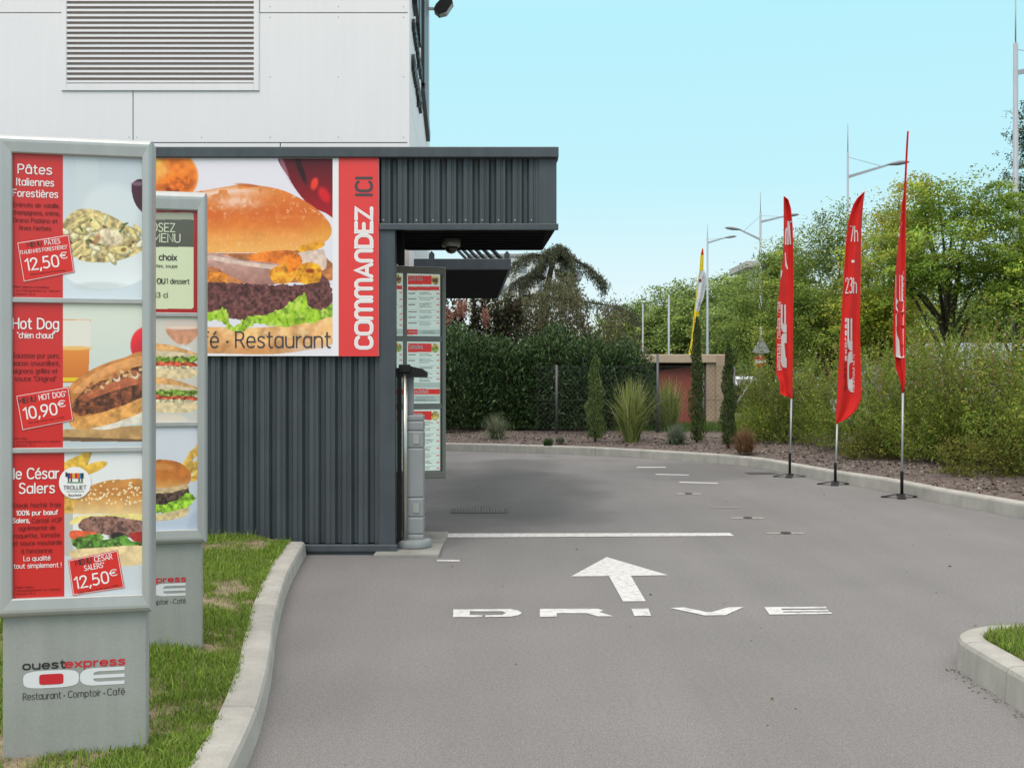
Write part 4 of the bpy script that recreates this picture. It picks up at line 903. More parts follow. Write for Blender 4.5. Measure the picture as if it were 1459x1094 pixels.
# ------------------------------------------------------------------ two menu totems
def oe_logo(mb, fx, x0, x1, z0, z1, wi, ri, off):
    # fx(u, v, off) -> 3D point;  u 0..1 along the mark, v 0..1 up
    def P(u, v, o=off): return fx(x0 + (x1-x0)*u, z0 + (z1-z0)*v, o)
    def se(cx, cy, rx, ry, e_, n_=40): return [(cx + rx*math.copysign(abs(math.cos(t))**(2/e_), math.cos(t)), cy + ry*math.copysign(abs(math.sin(t))**(2/e_), math.sin(t))) for t in [2*math.pi*i/n_ for i in range(n_)]]
    mb.poly([P(u, v) for u, v in se(0.273, 0.5, 0.273, 0.5, 3.6)], wi)
    mb.poly([P(u, v, off + 0.0015) for u, v in se(0.275, 0.5, 0.118, 0.30, 7)], ri)
    le = [(0.553, 0.5), (0.56, 0.30), (0.585, 0.14), (0.62, 0.05), (0.68, 0.0), (1, 0.0), (1, 0.2), (0.735, 0.2), (0.705, 0.24), (0.69, 0.32), (0.69, 0.40), (1, 0.40), (1, 0.60), (0.69, 0.60), (0.69, 0.68), (0.705, 0.76), (0.735, 0.8), (1, 0.8), (1, 1), (0.68, 1), (0.62, 0.95), (0.585, 0.86), (0.56, 0.70)]
    mb.poly([P(u, v) for u, v in le], wi)
def paint_pasta(p):
    X, Y = p.X, p.Y
    p.mix(np.clip((Y - 220) / 200, 0, 1), (212,224,232)); p.rect(108, 222, 140, 300, (206,216,220)); p.ell(158,300,40,38,(222,230,232),0,.3,op=.7)
    p.poly([(188,262),(204,258),(206,300),(198,298),(190,284)], (70,18,40), smooth=True); p.ell(197,262,10,3,(150,120,140),0,.4,op=.7)
    p.ell(150,378,64,34,(226,234,236),0,.05,hi=-.05); p.ell(142,408,36,6,(196,206,208),0,.6,op=.6)
    m = p.poly([(90,318),(108,300),(128,298),(150,304),(176,318),(202,342),(203,356),(180,368),(150,374),(118,372),(104,362),(90,350)], (196,176,120), 0.4, 7, 3)
    r = np.random.default_rng(5)
    for k in range(46):
        cx, cy = r.uniform(90, 203), r.uniform(300, 372)
        if abs(cy - 340) > 38 - abs(cx-135)*0.28: continue
        c = [(238,226,172),(226,206,140),(242,234,196),(216,196,128)][k % 4]; a = r.uniform(-60, 60)
        p.ell(cx, cy, r.uniform(8, 13), r.uniform(3.2, 5), tuple(np.array(c)*.7), a, .15); p.ell(cx-.6, cy-.8, r.uniform(7, 11), r.uniform(2.4, 4), c, a, .3, .15, 3, .15, k)
    for k in range(16):
        p.ell(r.uniform(94, 190), r.uniform(312, 368), r.uniform(2, 7), r.uniform(1.2, 2.6), [(84,112,40),(92,66,40),(120,90,52)][k % 3], r.uniform(-60, 60), .4)
    p.ell(156,338,20,12,(222,204,170),10,.2,.2,5,.1,7); p.ell(138,342,4,9,(168,112,64),20,.5,op=.7); p.ell(174,356,9,5,(232,214,140),-15,.2); p.ell(176,356,4,3,(150,112,50),-15,.3)
    p.rect(0, 218, 89.5, 430, (206,38,34))
def paint_hotdog(p):
    X, Y = p.X, p.Y
    p.mix(np.clip((Y - 433) / 160, 0, 1), (196,208,206))
    p.poly([(84,455),(129,455),(126,545),(84,545)], (232,146,58), smooth=False, grad=(490,545,(206,112,34))); p.rect(84, 456, 128.5, 496, (228,226,214)); p.ell(106,496,24,3,(240,190,110),0,.5); p.rect(84, 538, 126, 543, (230,200,30))
    p.ell(208,492,22,26,(214,30,44),0,.1,hi=.2)
    p.poly([(88,612),(203,606),(206,628),(88,624)], (190,150,96), 0.15, 12, 4, smooth=False); p.poly([(88,622),(206,626),(206,632),(88,628)], (110,84,58), smooth=False); p.rect(80, 629, 210, 640, (188,200,206))
    p.poly([(130,608),(165,590),(204,572),(206,600),(180,606),(150,612)], (226,218,204), .1, 8, 6)
    p.poly([(98,600),(96,560),(110,540),(140,522),(175,510),(206,506),(206,580),(170,596),(130,610),(108,610)], (204,134,66), 0.14, 10, 8)
    p.poly([(104,556),(140,528),(180,512),(206,508),(206,520),(170,526),(136,544),(112,560)], (226,158,92), 0.1, 7, 9)
    p.poly([(104,572),(134,548),(170,534),(206,522),(206,566),(168,580),(130,590),(108,590)], (112,62,38), 0.6, 5, 10, wob=1.2)
    p.poly([(118,562),(150,548),(186,536),(206,532),(206,544),(170,554),(136,566),(120,572)], (190,104,64), 0.2, 8, 12)
    r = np.random.default_rng(3)
    for k in range(24): q = r.uniform(0, 1); p.ell(122+84*q+r.normal(0, 1), 556-32*q+r.normal(0, 3), 3.4, 2.2, [(200,150,90),(160,100,56),(226,190,140)][k % 3], r.uniform(-50, 50), .4)
    for (x, y) in [(166,538),(192,534)]: p.ell(x, y, 5, 6, (236,226,200), -40, .3); p.ell(x-1, y-2, 4, 5, (170,100,60), -40, .3)
    p.poly([(100,596),(130,592),(170,580),(206,566),(206,584),(170,600),(130,610),(106,610)], (222,160,86), 0.2, 8, 13)
    p.rect(0, 430, 90, 645, (204,36,34))
def paint_cesar(p):
    X, Y = p.X, p.Y
    p.mix(np.clip((Y - 645) / 60, 0, 1), (232,234,232)); p.rect(90, 770, 210, 860, (206,214,220)); p.rect(88, 728, 104, 792, (190,190,186))
    for (x, y, a) in [(100,662,70),(112,660,55),(128,668,80),(122,650,30),(96,720,60)]: p.ell(x, y, 26, 7, (230,184,70), a-100, .15, .15, 5, .1, 3)
    p.ell(100,715,14,16,(214,170,80),0,.3,.2,5)
    m = p.poly([(104,728),(112,708),(126,694),(150,685),(175,683),(206,686),(206,734),(150,732),(110,732)], (206,146,72), 0.12, 12, 5); p.mix(m*np.clip((Y-706)/24, 0, 1)*.8, (240,214,160))
    p.mix(m*np.clip(1-np.abs(Y-698)/16, 0, 1)*.4, (184,108,46))
    r = np.random.default_rng(9)
    for k in range(85):
        x, y = r.uniform(116, 204), r.uniform(685, 718)
        if (x-165)**2/55**2 + (y-722)**2/38**2 < 1: p.ell(x, y, 1.7, 1.0, (248,232,190), r.uniform(-80, 80), .4)
    p.poly([(99,746),(112,735),(150,733),(206,732),(206,744),(180,738),(140,736),(116,744)], (240,222,140), .08, 6, 6)
    pm_ = p.poly([(112,748),(122,738),(150,735),(180,738),(206,744),(206,760),(185,765),(140,760),(118,756)], (128,92,82), .5, 5, 7, wob=1.); p.mix(pm_*np.clip((vnoise(X, Y, 3, 17)-.6)*5, 0, 1)*.6, (176,138,124))
    p.poly([(102,756),(135,758),(140,768),(104,768)], (226,98,62), .15, 6, 8); p.poly([(186,760),(206,758),(206,772),(190,770)], (176,44,40), .15, 6, 9); p.ell(168,764,12,6,(40,34,32),0,.5)
    lm = p.poly([(102,768),(120,764),(140,760),(150,768),(172,764),(190,772),(206,770),(206,778),(170,782),(120,786),(106,780)], (76,122,44), .5, 5, 10, wob=2.); p.mix(lm*np.clip((vnoise(X, Y, 4, 18)-.6)*5, 0, 1)*.7, (150,182,90))
    p.poly([(176,762),(184,768),(192,776),(178,778),(170,770)], (104,164,60), .2, 4, 11)
    p.poly([(102,784),(140,780),(206,778),(206,800),(180,806),(120,800),(103,796)], (238,212,160), .12, 8, 12)
    p.rect(0, 640, 91.5, 860, (206,36,34))
def paint_menu2(p):
    p.rect(150, 300, 284, 446, (172,36,34)); X, Y = p.X, p.Y
    def rr(x0, y0, x1, y1, rad, col):
        dx = np.maximum(np.maximum(x0+rad-X, X-x1+rad), 0); dy = np.maximum(np.maximum(y0+rad-Y, Y-y1+rad), 0); p.mix((dx*dx+dy*dy < rad*rad).astype(float), col)
    rr(150, 303, 276, 440, 4, (216,226,190)); rr(150, 303, 276, 313, 3, (168,170,150)); p.rect(150, 313, 276.3, 352, (92,92,80))
def paint_sandwich(p):
    p.mix(np.clip((p.Y-450)/150, 0, 1), (206,206,196))
    p.poly([(236,458),(284,458),(280,478),(268,492),(252,492),(240,478)], (222,206,196), smooth=True); p.poly([(238,468),(284,468),(276,484),(262,492),(246,484)], (216,156,124), .1, 6, 3); p.ell(260,467,23,2.5,(240,214,196),0,.4); p.rect(258, 490, 263, 497, (214,214,210)); p.ell(258,497,14,3,(226,228,224),0,.4)
    p.ell(225,590,56,12,(206,208,204),0,.15); p.ell(240,598,26,8,(226,216,200),0,.3)
    for y0 in (490, 538):
        p.poly([(180,y0+2),(232,y0),(276,y0+12),(280,y0+20),(180,y0+22)], (222,170,110), .2, 8, 4+y0); p.poly([(180,y0+8),(240,y0+10),(279,y0+16),(279,y0+22),(180,y0+22)], (222,204,170), .1, 5, 5+y0)
        p.poly([(180,y0+20),(278,y0+18),(278,y0+26),(240,y0+28),(180,y0+26)], (120,150,60), .6, 4, 6+y0, wob=1.5); p.poly([(180,y0+26),(274,y0+26),(272,y0+34),(180,y0+34)], (190,86,60), .5, 4, 7+y0, wob=1.2); p.poly([(180,y0+32),(270,y0+32),(266,y0+39),(180,y0+39)], (206,196,160), .5, 4, 8+y0, wob=1.2)
        p.poly([(180,y0+38),(276,y0+36),(274,y0+48),(240,y0+50),(180,y0+46)], (226,206,164), .12, 5, 9+y0)
def paint_burger2(p):
    X, Y = p.X, p.Y
    p.mix(np.clip((Y-640)/110, 0, 1), (196,210,228))
    for k, (x, y, a) in enumerate([(272,650,60),(278,664,50),(270,668,70),(282,640,65),(280,676,55),(266,660,50)]): p.ell(x, y, 12, 5, (222,178,84), -a, .2, .2, 4, .15, k)
    m = p.poly([(180,692),(190,664),(220,655),(250,657),(268,668),(272,682),(262,692),(220,696)], (196,118,52), .12, 9, 4); p.mix(m*np.clip((Y-680)/14, 0, 1)*.7, (238,190,120)); p.ell(225,664,22,5,(222,160,96),5,.6,op=.6)
    p.poly([(180,694),(230,696),(264,690),(268,698),(240,704),(180,704)], (210,184,140), .2, 6, 5)
    pm_ = p.poly([(180,704),(240,702),(266,696),(268,708),(250,718),(220,722),(180,720)], (88,70,62), .6, 4, 6, wob=1.2)
    p.poly([(180,724),(220,720),(250,714),(268,702),(278,708),(274,718),(250,732),(220,730),(180,732)], (150,196,60), .45, 5, 7, wob=2.)
    p.poly([(180,730),(225,732),(262,724),(270,722),(262,736),(225,742),(180,740)], (222,200,150), .15, 6, 8); p.ell(276,745,8,18,(176,192,214),20,.5,op=.6)
def totem(c, rz, label, zs, posters, xl, xr, logo):
    t = thing("menu_totem", label, "menu totem", c, rz, "menu totems on the lawn")
    W = 0.58; pb, ptop = 0.553, 2.43; hw = W/2
    MB().bbox(-hw+0.02, hw-0.024, -0.055, 0.055, -0.05, pb+0.01, 0.004, seg=1).build("base", M_BASE, t)
    base = t.children[-1] if t.children else None
    base = [o for o in bpy.data.objects if o.parent == t and o.name.startswith("base")][0]
    MB().box(-hw+0.012, hw-0.012, -0.072, 0.078, pb+0.012, ptop-0.012).build("cabinet", M_ALU, t)
    pl = Plane(c, rz, -0.0735)
    # frame of rounded profile, mitred at the corners
    x0 = pl.loc(xl, 500)[0]; x1 = pl.loc(xr, 500)[0]
    z1 = pl.loc(110, zs[0][0])[1] if not logo else 0; 
    return t, pl, base, x0, x1, hw, pb, ptop
def totem_frame(t, x0, x1, bars, zb, zt, hw, pb, ptop):
    fr = MB(); yfr = -0.072
    # cross-section of the border: from outer back edge over a rounded outer lip to the flat inner edge
    def ring(ox0, ox1, oz0, oz1, y): return [(ox0, y, oz0), (ox1, y, oz0), (ox1, y, oz1), (ox0, y, oz1)]
    rings = []
    for f_, y in [(0.0, 0.08), (0.0, -0.072), (0.05, -0.082), (0.14, -0.091), (0.28, -0.096), (0.42, -0.0965), (0.94, -0.0925), (1.0, -0.088), (1.0, -0.0735)]:
        rings.append(ring(-hw + (x0+hw)*f_, hw + (x1-hw)*f_, pb + (zb-pb)*f_, ptop + (zt-ptop)*f_, y))
    V = [p for r in rings for p in r]; fs = []
    for k in range(len(rings)-1):
        for j in range(4): fs.append((k*4+j, k*4+(j+1) % 4, (k+1)*4+(j+1) % 4, (k+1)*4+j))
    fr.add(V, fs, 0, False)
    for (z0, z1) in bars: fr.bbox(x0-0.002, x1+0.002, -0.0875, -0.0725, z0, z1, 0.003, seg=1)
    fr.build("frame", M_ALU, t)

# near totem
rz1 = math.atan(0.22); c1 = (-1.735, 4.4925, 0.12)
t1, P1, b1, x0, x1, hw, pb, ptop = totem(c1, rz1, "near silver menu totem with pasta, hot dog and burger posters, cut by the left edge", [(220,)], None, 18.5, 203, True)
zt = P1.loc(110, 222.5)[1]; zb = P1.loc(110, 848.5)[1]
e1 = (P1.loc(110, 432.5)[1], P1.loc(110, 425)[1]); e2 = (P1.loc(110, 644.5)[1], P1.loc(110, 637)[1])
totem_frame(t1, x0, x1, [e1, e2], zb, zt, hw, pb, ptop)
def poster(pl, rect, painter, bgc, t): return print_mesh("poster", pl, rect, painter, bgc, t, 1.5, M_PRINT)[0]
po1 = poster(P1, (17.5, 221, 204, 428), paint_pasta, (200,210,218), t1)
po2 = poster(P1, (17.5, 430, 204, 641), paint_hotdog, (222,228,214), t1)
po3 = poster(P1, (17.5, 642, 204, 851), paint_cesar, (228,232,234), t1)
po1['label'] = "pasta poster with red text column"; po2['label'] = "hot dog poster with red text column"; po3['label'] = "sesame burger poster with red text column"
def tagbox(pl, pts, parent, off=0.0022):
    mb = MB(); put_poly(mb, pl, pts, off, 0)
    n = len(pts); cx = sum(p[0] for p in pts)/n; cy = sum(p[1] for p in pts)/n
    inn = [(cx + (p[0]-cx)*0.975, cy + (p[1]-cy)*0.965) for p in pts]; 
    put_poly(mb, pl, inn, off + 0.0006, 1); put_poly(mb, pl, [(cx + (p[0]-cx)*0.955, cy + (p[1]-cy)*0.935) for p in pts], off + 0.0012, 0)
    mb.build("price_tag", [M_RED, M_TW], parent)
tagbox(P1, [(24,345.5),(98.5,334),(106.5,388),(33.5,402.5)], po1); tagbox(P1, [(22.5,563.5),(98,550.5),(105,599),(31.5,613.5)], po2); tagbox(P1, [(97,797.5),(168,783),(177.5,837),(104,848)], po3)
T = MB(); D = 1
put_text(T, P1, "Pâtes", 26, 247, 12.5, 48, 0.0); put_text(T, P1, "Italiennes", 24, 264, 10, 53); put_text(T, P1, "Forestières", 18.5, 280, 10, 64.5)
T.build("title_lettering", M_TW, po1); T = MB()
for k, (s, x, w_) in enumerate([("Emincés de volaille,", 18.5, 67), ("champignons, crème,", 18.5, 67), ("Grana Padano et", 19, 63), ("fines herbes", 27, 46)]): put_text(T, P1, s, x, 294.5+k*11, 6.0, w_, 0.0, 0, 'l', 0.002, 1)
T.build("description_lettering", [M_TW, M_TDR], po1); T = MB()
put_text(T, P1, "MENU", 39.5, 352.5, 6, 20.5, 0.02, 9, 'l', 0.004, 2); put_text(T, P1, "PÂTES", 64.5, 349.5, 6.4, 22, 0, 9, 'l', 0.004); put_text(T, P1, "ITALIENNES FORESTIÈRES*", 30, 362.5, 4.8, 68, 0, 9, 'l', 0.004)
put_text(T, P1, "12,50", 38.5, 385.5, 16, 47, 0.0, 9, 'l', 0.004); put_text(T, P1, "€", 86.5, 369, 8.5, 9, 0, 9, 'l', 0.004); put_text(T, P1, "Pâtes Italiennes Forestières", 44, 392.5, 2.6, 50, 0, 9, 'l', 0.004, 1)
T.build("price_lettering", [M_TW, M_TDR, M_TD], po1); T = MB()
for k, s in enumerate(["Pâtes Italiennes Forestières", "+ accompagnement ou 1 dessert", "+ boisson 33 cl"]): put_text(T, P1, s, 20, 410+k*5, 2.8, (50, 66, 30)[k], 0, 0, 'l', 0.002, 1)
T.build("small_print", [M_TW, M_TDR], po1)
T = MB()
put_text(T, P1, "Hot Dog", 18.5, 468, 14.5, 65.5); put_text(T, P1, "\"chien chaud\"", 25, 481.5, 8, 53)
T.build("title_lettering", M_TW, po2); T = MB()
for k, (s, x, w_) in enumerate([("Saucisse pur porc,", 18.5, 67), ("bacon croustillant,", 18.5, 67), ("oignons grillés et", 19, 63), ("sauce \"Original\"", 21.5, 59)]): put_text(T, P1, s, x, 509.5+k*11, 6.4, w_, 0.0, 0, 'l', 0.002, 1)
T.build("description_lettering", [M_TW, M_TDR], po2); T = MB()
put_text(T, P1, "MENU", 27.5, 575, 7, 24, 0.02, 9, 'l', 0.004, 2); put_text(T, P1, "HOT DOG*", 56.5, 570, 7.4, 39, 0, 9, 'l', 0.004); put_text(T, P1, "10,90", 36, 597, 16, 47, 0.0, 9, 'l', 0.004); put_text(T, P1, "€", 83.5, 580, 8.5, 9.5, 0, 9, 'l', 0.004); put_text(T, P1, "Hot dog vendu seul : 6,90€", 41, 603.5, 2.6, 52, 0, 9, 'l', 0.004, 1)
T.build("price_lettering", [M_TW, M_TDR, M_TD], po2); T = MB()
for k, s in enumerate(["*Hot dog", "+ accompagnement ou 1 dessert", "+ boisson 33 cl"]): put_text(T, P1, s, 20, 626+k*4.6, 2.8, (18, 66, 30)[k], 0, 0, 'l', 0.002, 1)
T.build("small_print", [M_TW, M_TDR], po2)
T = MB()
put_text(T, P1, "le César", 20, 682, 14.5, 64); put_text(T, P1, "Salers", 28, 702.5, 14, 50)
T.build("title_lettering", M_TW, po3); T = MB()
for k, (s, x, w_, mi) in enumerate([("Steak haché frais", 18.5, 69, 1), ("100% pur bœuf", 23.5, 59, 0), ("Salers,", 18.5, 24, 0), ("agrémenté de", 27, 52, 1), ("roquette, tomate", 19.5, 66, 1), ("et sauce moutarde", 18.5, 70, 1), ("à l'ancienne.", 30.5, 45, 1), ("La qualité", 34, 38, 0), ("tout simplement !", 20, 68, 0)]): put_text(T, P1, s, x, 723+k*10.8, 6.2, w_, 0.012 if k in (1, 2) else 0.0, 0, 'l', 0.002, mi)
put_text(T, P1, "Cantal AOP", 45.5, 744.6, 6.2, 43, 0, 0, 'l', 0.002, 1)
T.build("description_lettering", [M_TW, M_TDR], po3); T = MB()
put_text(T, P1, "MENU", 108, 805, 7, 23, 0.02, 9, 'l', 0.004, 2); put_text(T, P1, "CÉSAR", 135.5, 800, 7.4, 25, 0, 9, 'l', 0.004); put_text(T, P1, "SALERS*", 121, 812.5, 7, 28.5, 0, 9, 'l', 0.004); put_text(T, P1, "12,50", 108.5, 838, 16, 48, 0.0, 9, 'l', 0.004); put_text(T, P1, "€", 157, 820.5, 8.5, 9.5, 0, 9, 'l', 0.004); put_text(T, P1, "César Salers vendu seul : 8,90€", 112, 845.3, 2.6, 58, 0, 9, 'l', 0.004, 1)
T.build("price_lettering", [M_TW, M_TDR, M_TD], po3); T = MB()
for k, s in enumerate(["*César Salers", "+ accompagnement ou 1 dessert", "+ boisson 33 cl"]): put_text(T, P1, s, 20.5, 838+k*4.6, 2.8, (28, 66, 30)[k], 0, 0, 'l', 0.002, 1)
T.build("small_print", [M_TW, M_TDR], po3)
# round badge of the baker with its striped cow
bd = MB(); cx, cy, rb = 107, 687.5, 22.8
put_poly(bd, P1, [(cx+rb*math.cos(k*math.pi/20), cy-rb*math.sin(k*math.pi/20)) for k in range(40)], 0.003, 0)
put_text(bd, P1, "TROLLIET", cx, 697, 5.4, 32, 0.0, 0, 'c', 0.0045, 1); put_poly(bd, P1, [(95,700.2),(120,700.2),(120,699.6),(95,699.6)], 0.0045, 1); put_text(bd, P1, "Boucherie", cx, 706.5, 3.2, 18, 0, 0, 'c', 0.0045, 1)
for k, (a_, ci) in enumerate([(93.5, 1), (96.5, 2), (100, 3), (103.5, 4), (107, 3), (110.5, 5), (113.5, 6), (116, 1)]):
    put_poly(bd, P1, [(a_, 681.5 if k else 679), (a_+3.3, 681 if k else 679), (a_+3.3, 673.5), (a_, 674 if k else 672)][::-1], 0.0045, ci)
for a_ in (97, 101, 112, 116): put_poly(bd, P1, [(a_, 686), (a_+1.8, 686), (a_+1.8, 681.2), (a_, 681.2)][::-1], 0.0045, 1)
put_poly(bd, P1, [(96,687.6),(119,687.6),(119,686.3),(96,686.3)][::-1], 0.0045, 7)
bd.build("badge", [M_TW, M_TD, mat("cow_blue", L3(40,60,130)), mat("cow_red", L3(190,40,40)), mat("cow_yellow", L3(220,170,40)), mat("cow_orange", L3(220,110,40)), mat("cow_teal", L3(30,120,170)), mat("cow_green", L3(60,140,70))], po3)
# logo on the near base
def base_logo(pl, base, x0, x1, ytop, ybot, full=True):
    pb_ = Plane(tuple(pl.c), math.atan2(pl.ax.y, pl.ax.x), -0.0555)
    fx = lambda x, z, o: (x, pb_.yf - o, z)
    a0 = pb_.loc(x0, ybot); a1 = pb_.loc(x1, ybot); s = pb_.scale(x0, ybot); W = a1[0]-a0[0]
    mb = MB(); oe_logo(mb, fx, a0[0], a1[0], a0[1], a0[1] + W*0.182, 0, 1, 0.001)
    def tx(st, xa, xb, z, cap, mi, bold=0.0): write(mb, lambda u, v: (xa + u, pb_.yf - 0.001, z + v), (0, 1, 0), st, cap, xb - xa, 0.055 + bold, mi)
    zt_ = a0[1] + W*0.182
    tx("ouest", a0[0], a0[0]+W*0.405, zt_+W*0.022, W*0.075, 2, 0.06); tx("express", a0[0]+W*0.412, a1[0], zt_+W*0.022, W*0.075, 1, 0.06)
    zt_ = a0[1]-W*0.112
    tx("Restaurant", a0[0], a0[0]+W*0.365, zt_, W*0.068, 3); tx("Comptoir", a0[0]+W*0.44, a0[0]+W*0.76, zt_, W*0.068, 3); tx("Café", a0[0]+W*0.83, a1[0], zt_, W*0.068, 3)
    for u in (0.402, 0.796): mb.poly([(a0[0]+W*u+W*0.0085*math.cos(-k*.628), pb_.yf-.001, zt_+W*.022+W*.0085*math.sin(-k*.628)) for k in range(10)][::-1], 3)
    mb.build("emblem", [mat("emblem_white", (0.72, 0.74, 0.77), 0.5), mat("emblem_red", L3(200,36,50), 0.5), M_TD, M_TG], base)
base_logo(P1, b1, 33, 177.5, 957, 981.5)
# second totem
rz2 = rz1; c2 = (-1.941, 6.038, 0.17)
t2, P2, b2, x0, x1, hw, pb, ptop = totem(c2, rz2, "far silver menu totem with green menu card, sandwich and burger posters, half hidden", [(306,)], None, 160, 281.5, True)
x0 = -(x1)
zt = P2.loc(250, 300)[1]; zb = P2.loc(250, 754)[1]
totem_frame(t2, x0, x1, [(P2.loc(250, 451.5)[1], P2.loc(250, 445.5)[1]), (P2.loc(250, 607.5)[1], P2.loc(250, 601)[1])], zb, zt, hw, pb, ptop)
lx = float(P2.pix(np.array([x0]), np.array([1.0]))[0][0])
q1 = poster(P2, (lx, 299, 282, 447), paint_menu2, (216,226,190), t2); q2 = poster(P2, (lx, 448, 282, 604), paint_sandwich, (214,214,204), t2); q3 = poster(P2, (lx, 604, 282, 755), paint_burger2, (216,222,232), t2)
q1['label'] = "green menu card poster with red border"; q2['label'] = "club sandwich poster"; q3['label'] = "burger and chips poster"
T = MB()
put_text(T, P2, "COMPOSEZ", 249, 330.5, 11.5, 72, 0, 0, 'r', 0.002, 0); put_text(T, P2, "votre MENU", 256.5, 345.5, 11.5, 82, 0, 0, 'r', 0.002, 0)
T.build("title_lettering", mat("pale_print", L3(206,214,190), 0.5), q1); T = MB()
put_text(T, P2, "1 plat au choix", 251.5, 371, 8.2, 72, 0.01, 0, 'r', 0.002, 1); put_text(T, P2, "sandwich, pâtes, soupe", 252.5, 381.5, 4.4, 66, 0, 0, 'r', 0.002, 1)
T.build("description_lettering", [M_TW, M_TD], q1); T = MB()
put_text(T, P2, "+ 1 accompagnement c", 221.5, 404, 6.6, 80, 0, 0, 'r', 0.002, 1); put_text(T, P2, "OU", 224, 404, 7, 11, 0.02, 0, 'l', 0.002, 1); put_text(T, P2, "1 dessert", 237.5, 404, 7, 32, 0, 0, 'l', 0.002, 1); T.build("description_lettering", [M_TW, M_TD], q1); T = MB()
put_text(T, P2, "+ 1 boisson 33 cl", 238.5, 424, 7, 72, 0, 0, 'r', 0.002, 1)
T.build("description_lettering", [M_TW, M_TD], q1)
base_logo(P2, b2, 161, 264.5, 833, 852)


# ------------------------------------------------------------------ feather flags
def feather(label, base, poleside, edges, tanyaw, low, sleeve, texts, name="feather_flag", mats_=None, group="red feather flags along the kerb", feet=True, sect=None):
    bx, Yf = base
    t = thing(name, label, "flag", (bx, Yf, 0.0 if feet else 0.3), 0, group)
    E = sorted(edges); py = np.array([e[0] for e in E]); lf = np.array([e[1] for e in E]); rt = np.array([e[2] for e in E])
    def LR(y): return np.interp(y, py, lf), np.interp(y, py, rt)
    def S(px, y, off=0.0):
        l, r = LR(y); pole = l if poleside == 'l' else r
        X, Z = XZ(px, y, Yf); Xp = AX(pole, Yf); u = abs(X - Xp); wd = max(AX(r, Yf) - AX(l, Yf), 1e-4)
        fold = 0.055 * math.sin(u / wd * 7.5 + y * 0.018) * min(1, u / 0.05)
        yy = u * tanyaw + fold
        # keep the apparent outline while the cloth swings back
        return ((px - CX) * (Yf + yy - off) / F, Yf + yy - off, H - (y - HY) * (Yf + yy - off) / F)
    nc, ys = 9, np.linspace(py[0], py[-1], 90); V = []; 
    for y in ys:
        l, r = LR(y)
        for c in range(nc): V.append(S(l + (r-l)*c/(nc-1), y))
    fs = [(i*nc+c, (i+1)*nc+c, (i+1)*nc+c+1, i*nc+c+1) for i in range(len(ys)-1) for c in range(nc-1)]
    sail = MB(); sail.add(V, fs, 0, True)
    if sect:
        sail.m = [sect(ys[i]) for i in range(len(ys)-1) for c in range(nc-1)]
    so = sail.build("sail", mats_ or [M_SAIL], t, True)
    # pole: bare shaft, then bent along the sail's own edge
    pe = [(lf if poleside == 'l' else rt)[k] for k in range(len(py))]
    pts = [Vector((AX(low[0][0], Yf), Yf, max(0.02, XZ(0, low[0][1], Yf)[1]) if feet else 0.3)), Vector((AX(low[1][0], Yf), Yf, XZ(0, low[1][1], Yf)[1]))]
    top = [Vector(S(x, y, -0.004)) for y, x in zip(py, pe)]
    MB().tube(pts, 0.016, 0, 10).build("pole", M_GALV, t, True)
    pole_top = sorted([p for p in top], key=lambda p: p.z)
    MB().tube([pts[-1]] + [p for p in pole_top if p.z > pts[-1].z + 0.02], [0.014] + [0.014 - 0.009*i/len(pole_top) for i in range(len([p for p in pole_top if p.z > pts[-1].z + 0.02]))], 0, 8).build("pole_tip", mats_[0] if mats_ else M_SAIL, t, True)
    if feet:
        zs = XZ(0, sleeve, Yf)[1]
        MB().lathe([(0.021, 0.03), (0.022, zs-0.01), (0.018, zs)], (bx, Yf), 14).build("sleeve", M_BLACK, t, True)
        for k, an in enumerate((12, 75, 165, 250)):
            d = Vector((math.cos(R(an)), math.sin(R(an)), 0)); q = Vector((-d.y, d.x, 0)); c = Vector((bx, Yf, 0)); ln = 0.27 if k % 2 == 0 else 0.22
            MB().prism([c + q*0.03 + Vector((0,0,.055)), c - q*0.03 + Vector((0,0,.055)), c + d*ln*0.75 - q*0.06 + Vector((0,0,.012)), c + d*ln - q*.05 + Vector((0,0,.004)), c + d*ln + q*.05 + Vector((0,0,.004)), c + d*ln*.75 + q*0.06 + Vector((0,0,.012))], (0, 0, 0.007)).build("foot_plate", M_BLACK, t, True)
    for item in texts:
        tb = MB(); item(tb, S); tb.build("sail_lettering", [M_SAILT, M_SAIL, M_TDR, M_FLR], so, True)
    return t
M_FLR = mat("flag_red_print", L3(200, 40, 40), 0.7)
def ftext(s, x0, x1, ytop, ybot, mi=0, vertical=False, mirror=False, bold=0.0):
    def f(mb, S):
        ls, tot = strokes(s); asp = (abs(x1-x0) / (ybot-ytop)) if vertical else (ybot-ytop) / abs(x1-x0)
        def fn(u, v):                                 # u along the text 0..1, v up the letters (same unit)
            v = v / asp
            if vertical: return S(x0 + (x1-x0)*(v if mirror else 1-v), ybot - (ybot-ytop)*u, 0.012)
            return S(x0 + (x1-x0)*(1-u if mirror else u), ybot - (ybot-ytop)*v, 0.012)
        for l in ls: ribbon(mb, [(a/tot, b*asp) for a, b in l], asp*(.075 + bold*2) if len(s) > 4 else asp*.034, fn, mi)
    return f
def fpoly(pts, mi=0, off=0.012):
    def f(mb, S): mb.poly([S(x, y, off) for x, y in pts], mi)
    return f
def flogo(x0, x1, ytop, ybot, mirror=False, ri=1, lo=0, hi=9999):
    def f(mb, S):
        def fx(u, v, o): return S(min(hi, max(lo, x0 + (x1-x0)*(v if mirror else 1-v))), ybot - (ybot-ytop)*u, 0.012 + o)
        oe_logo(mb, fx, 0, 1, 0, 1, 0, ri, 0.0)
    return f
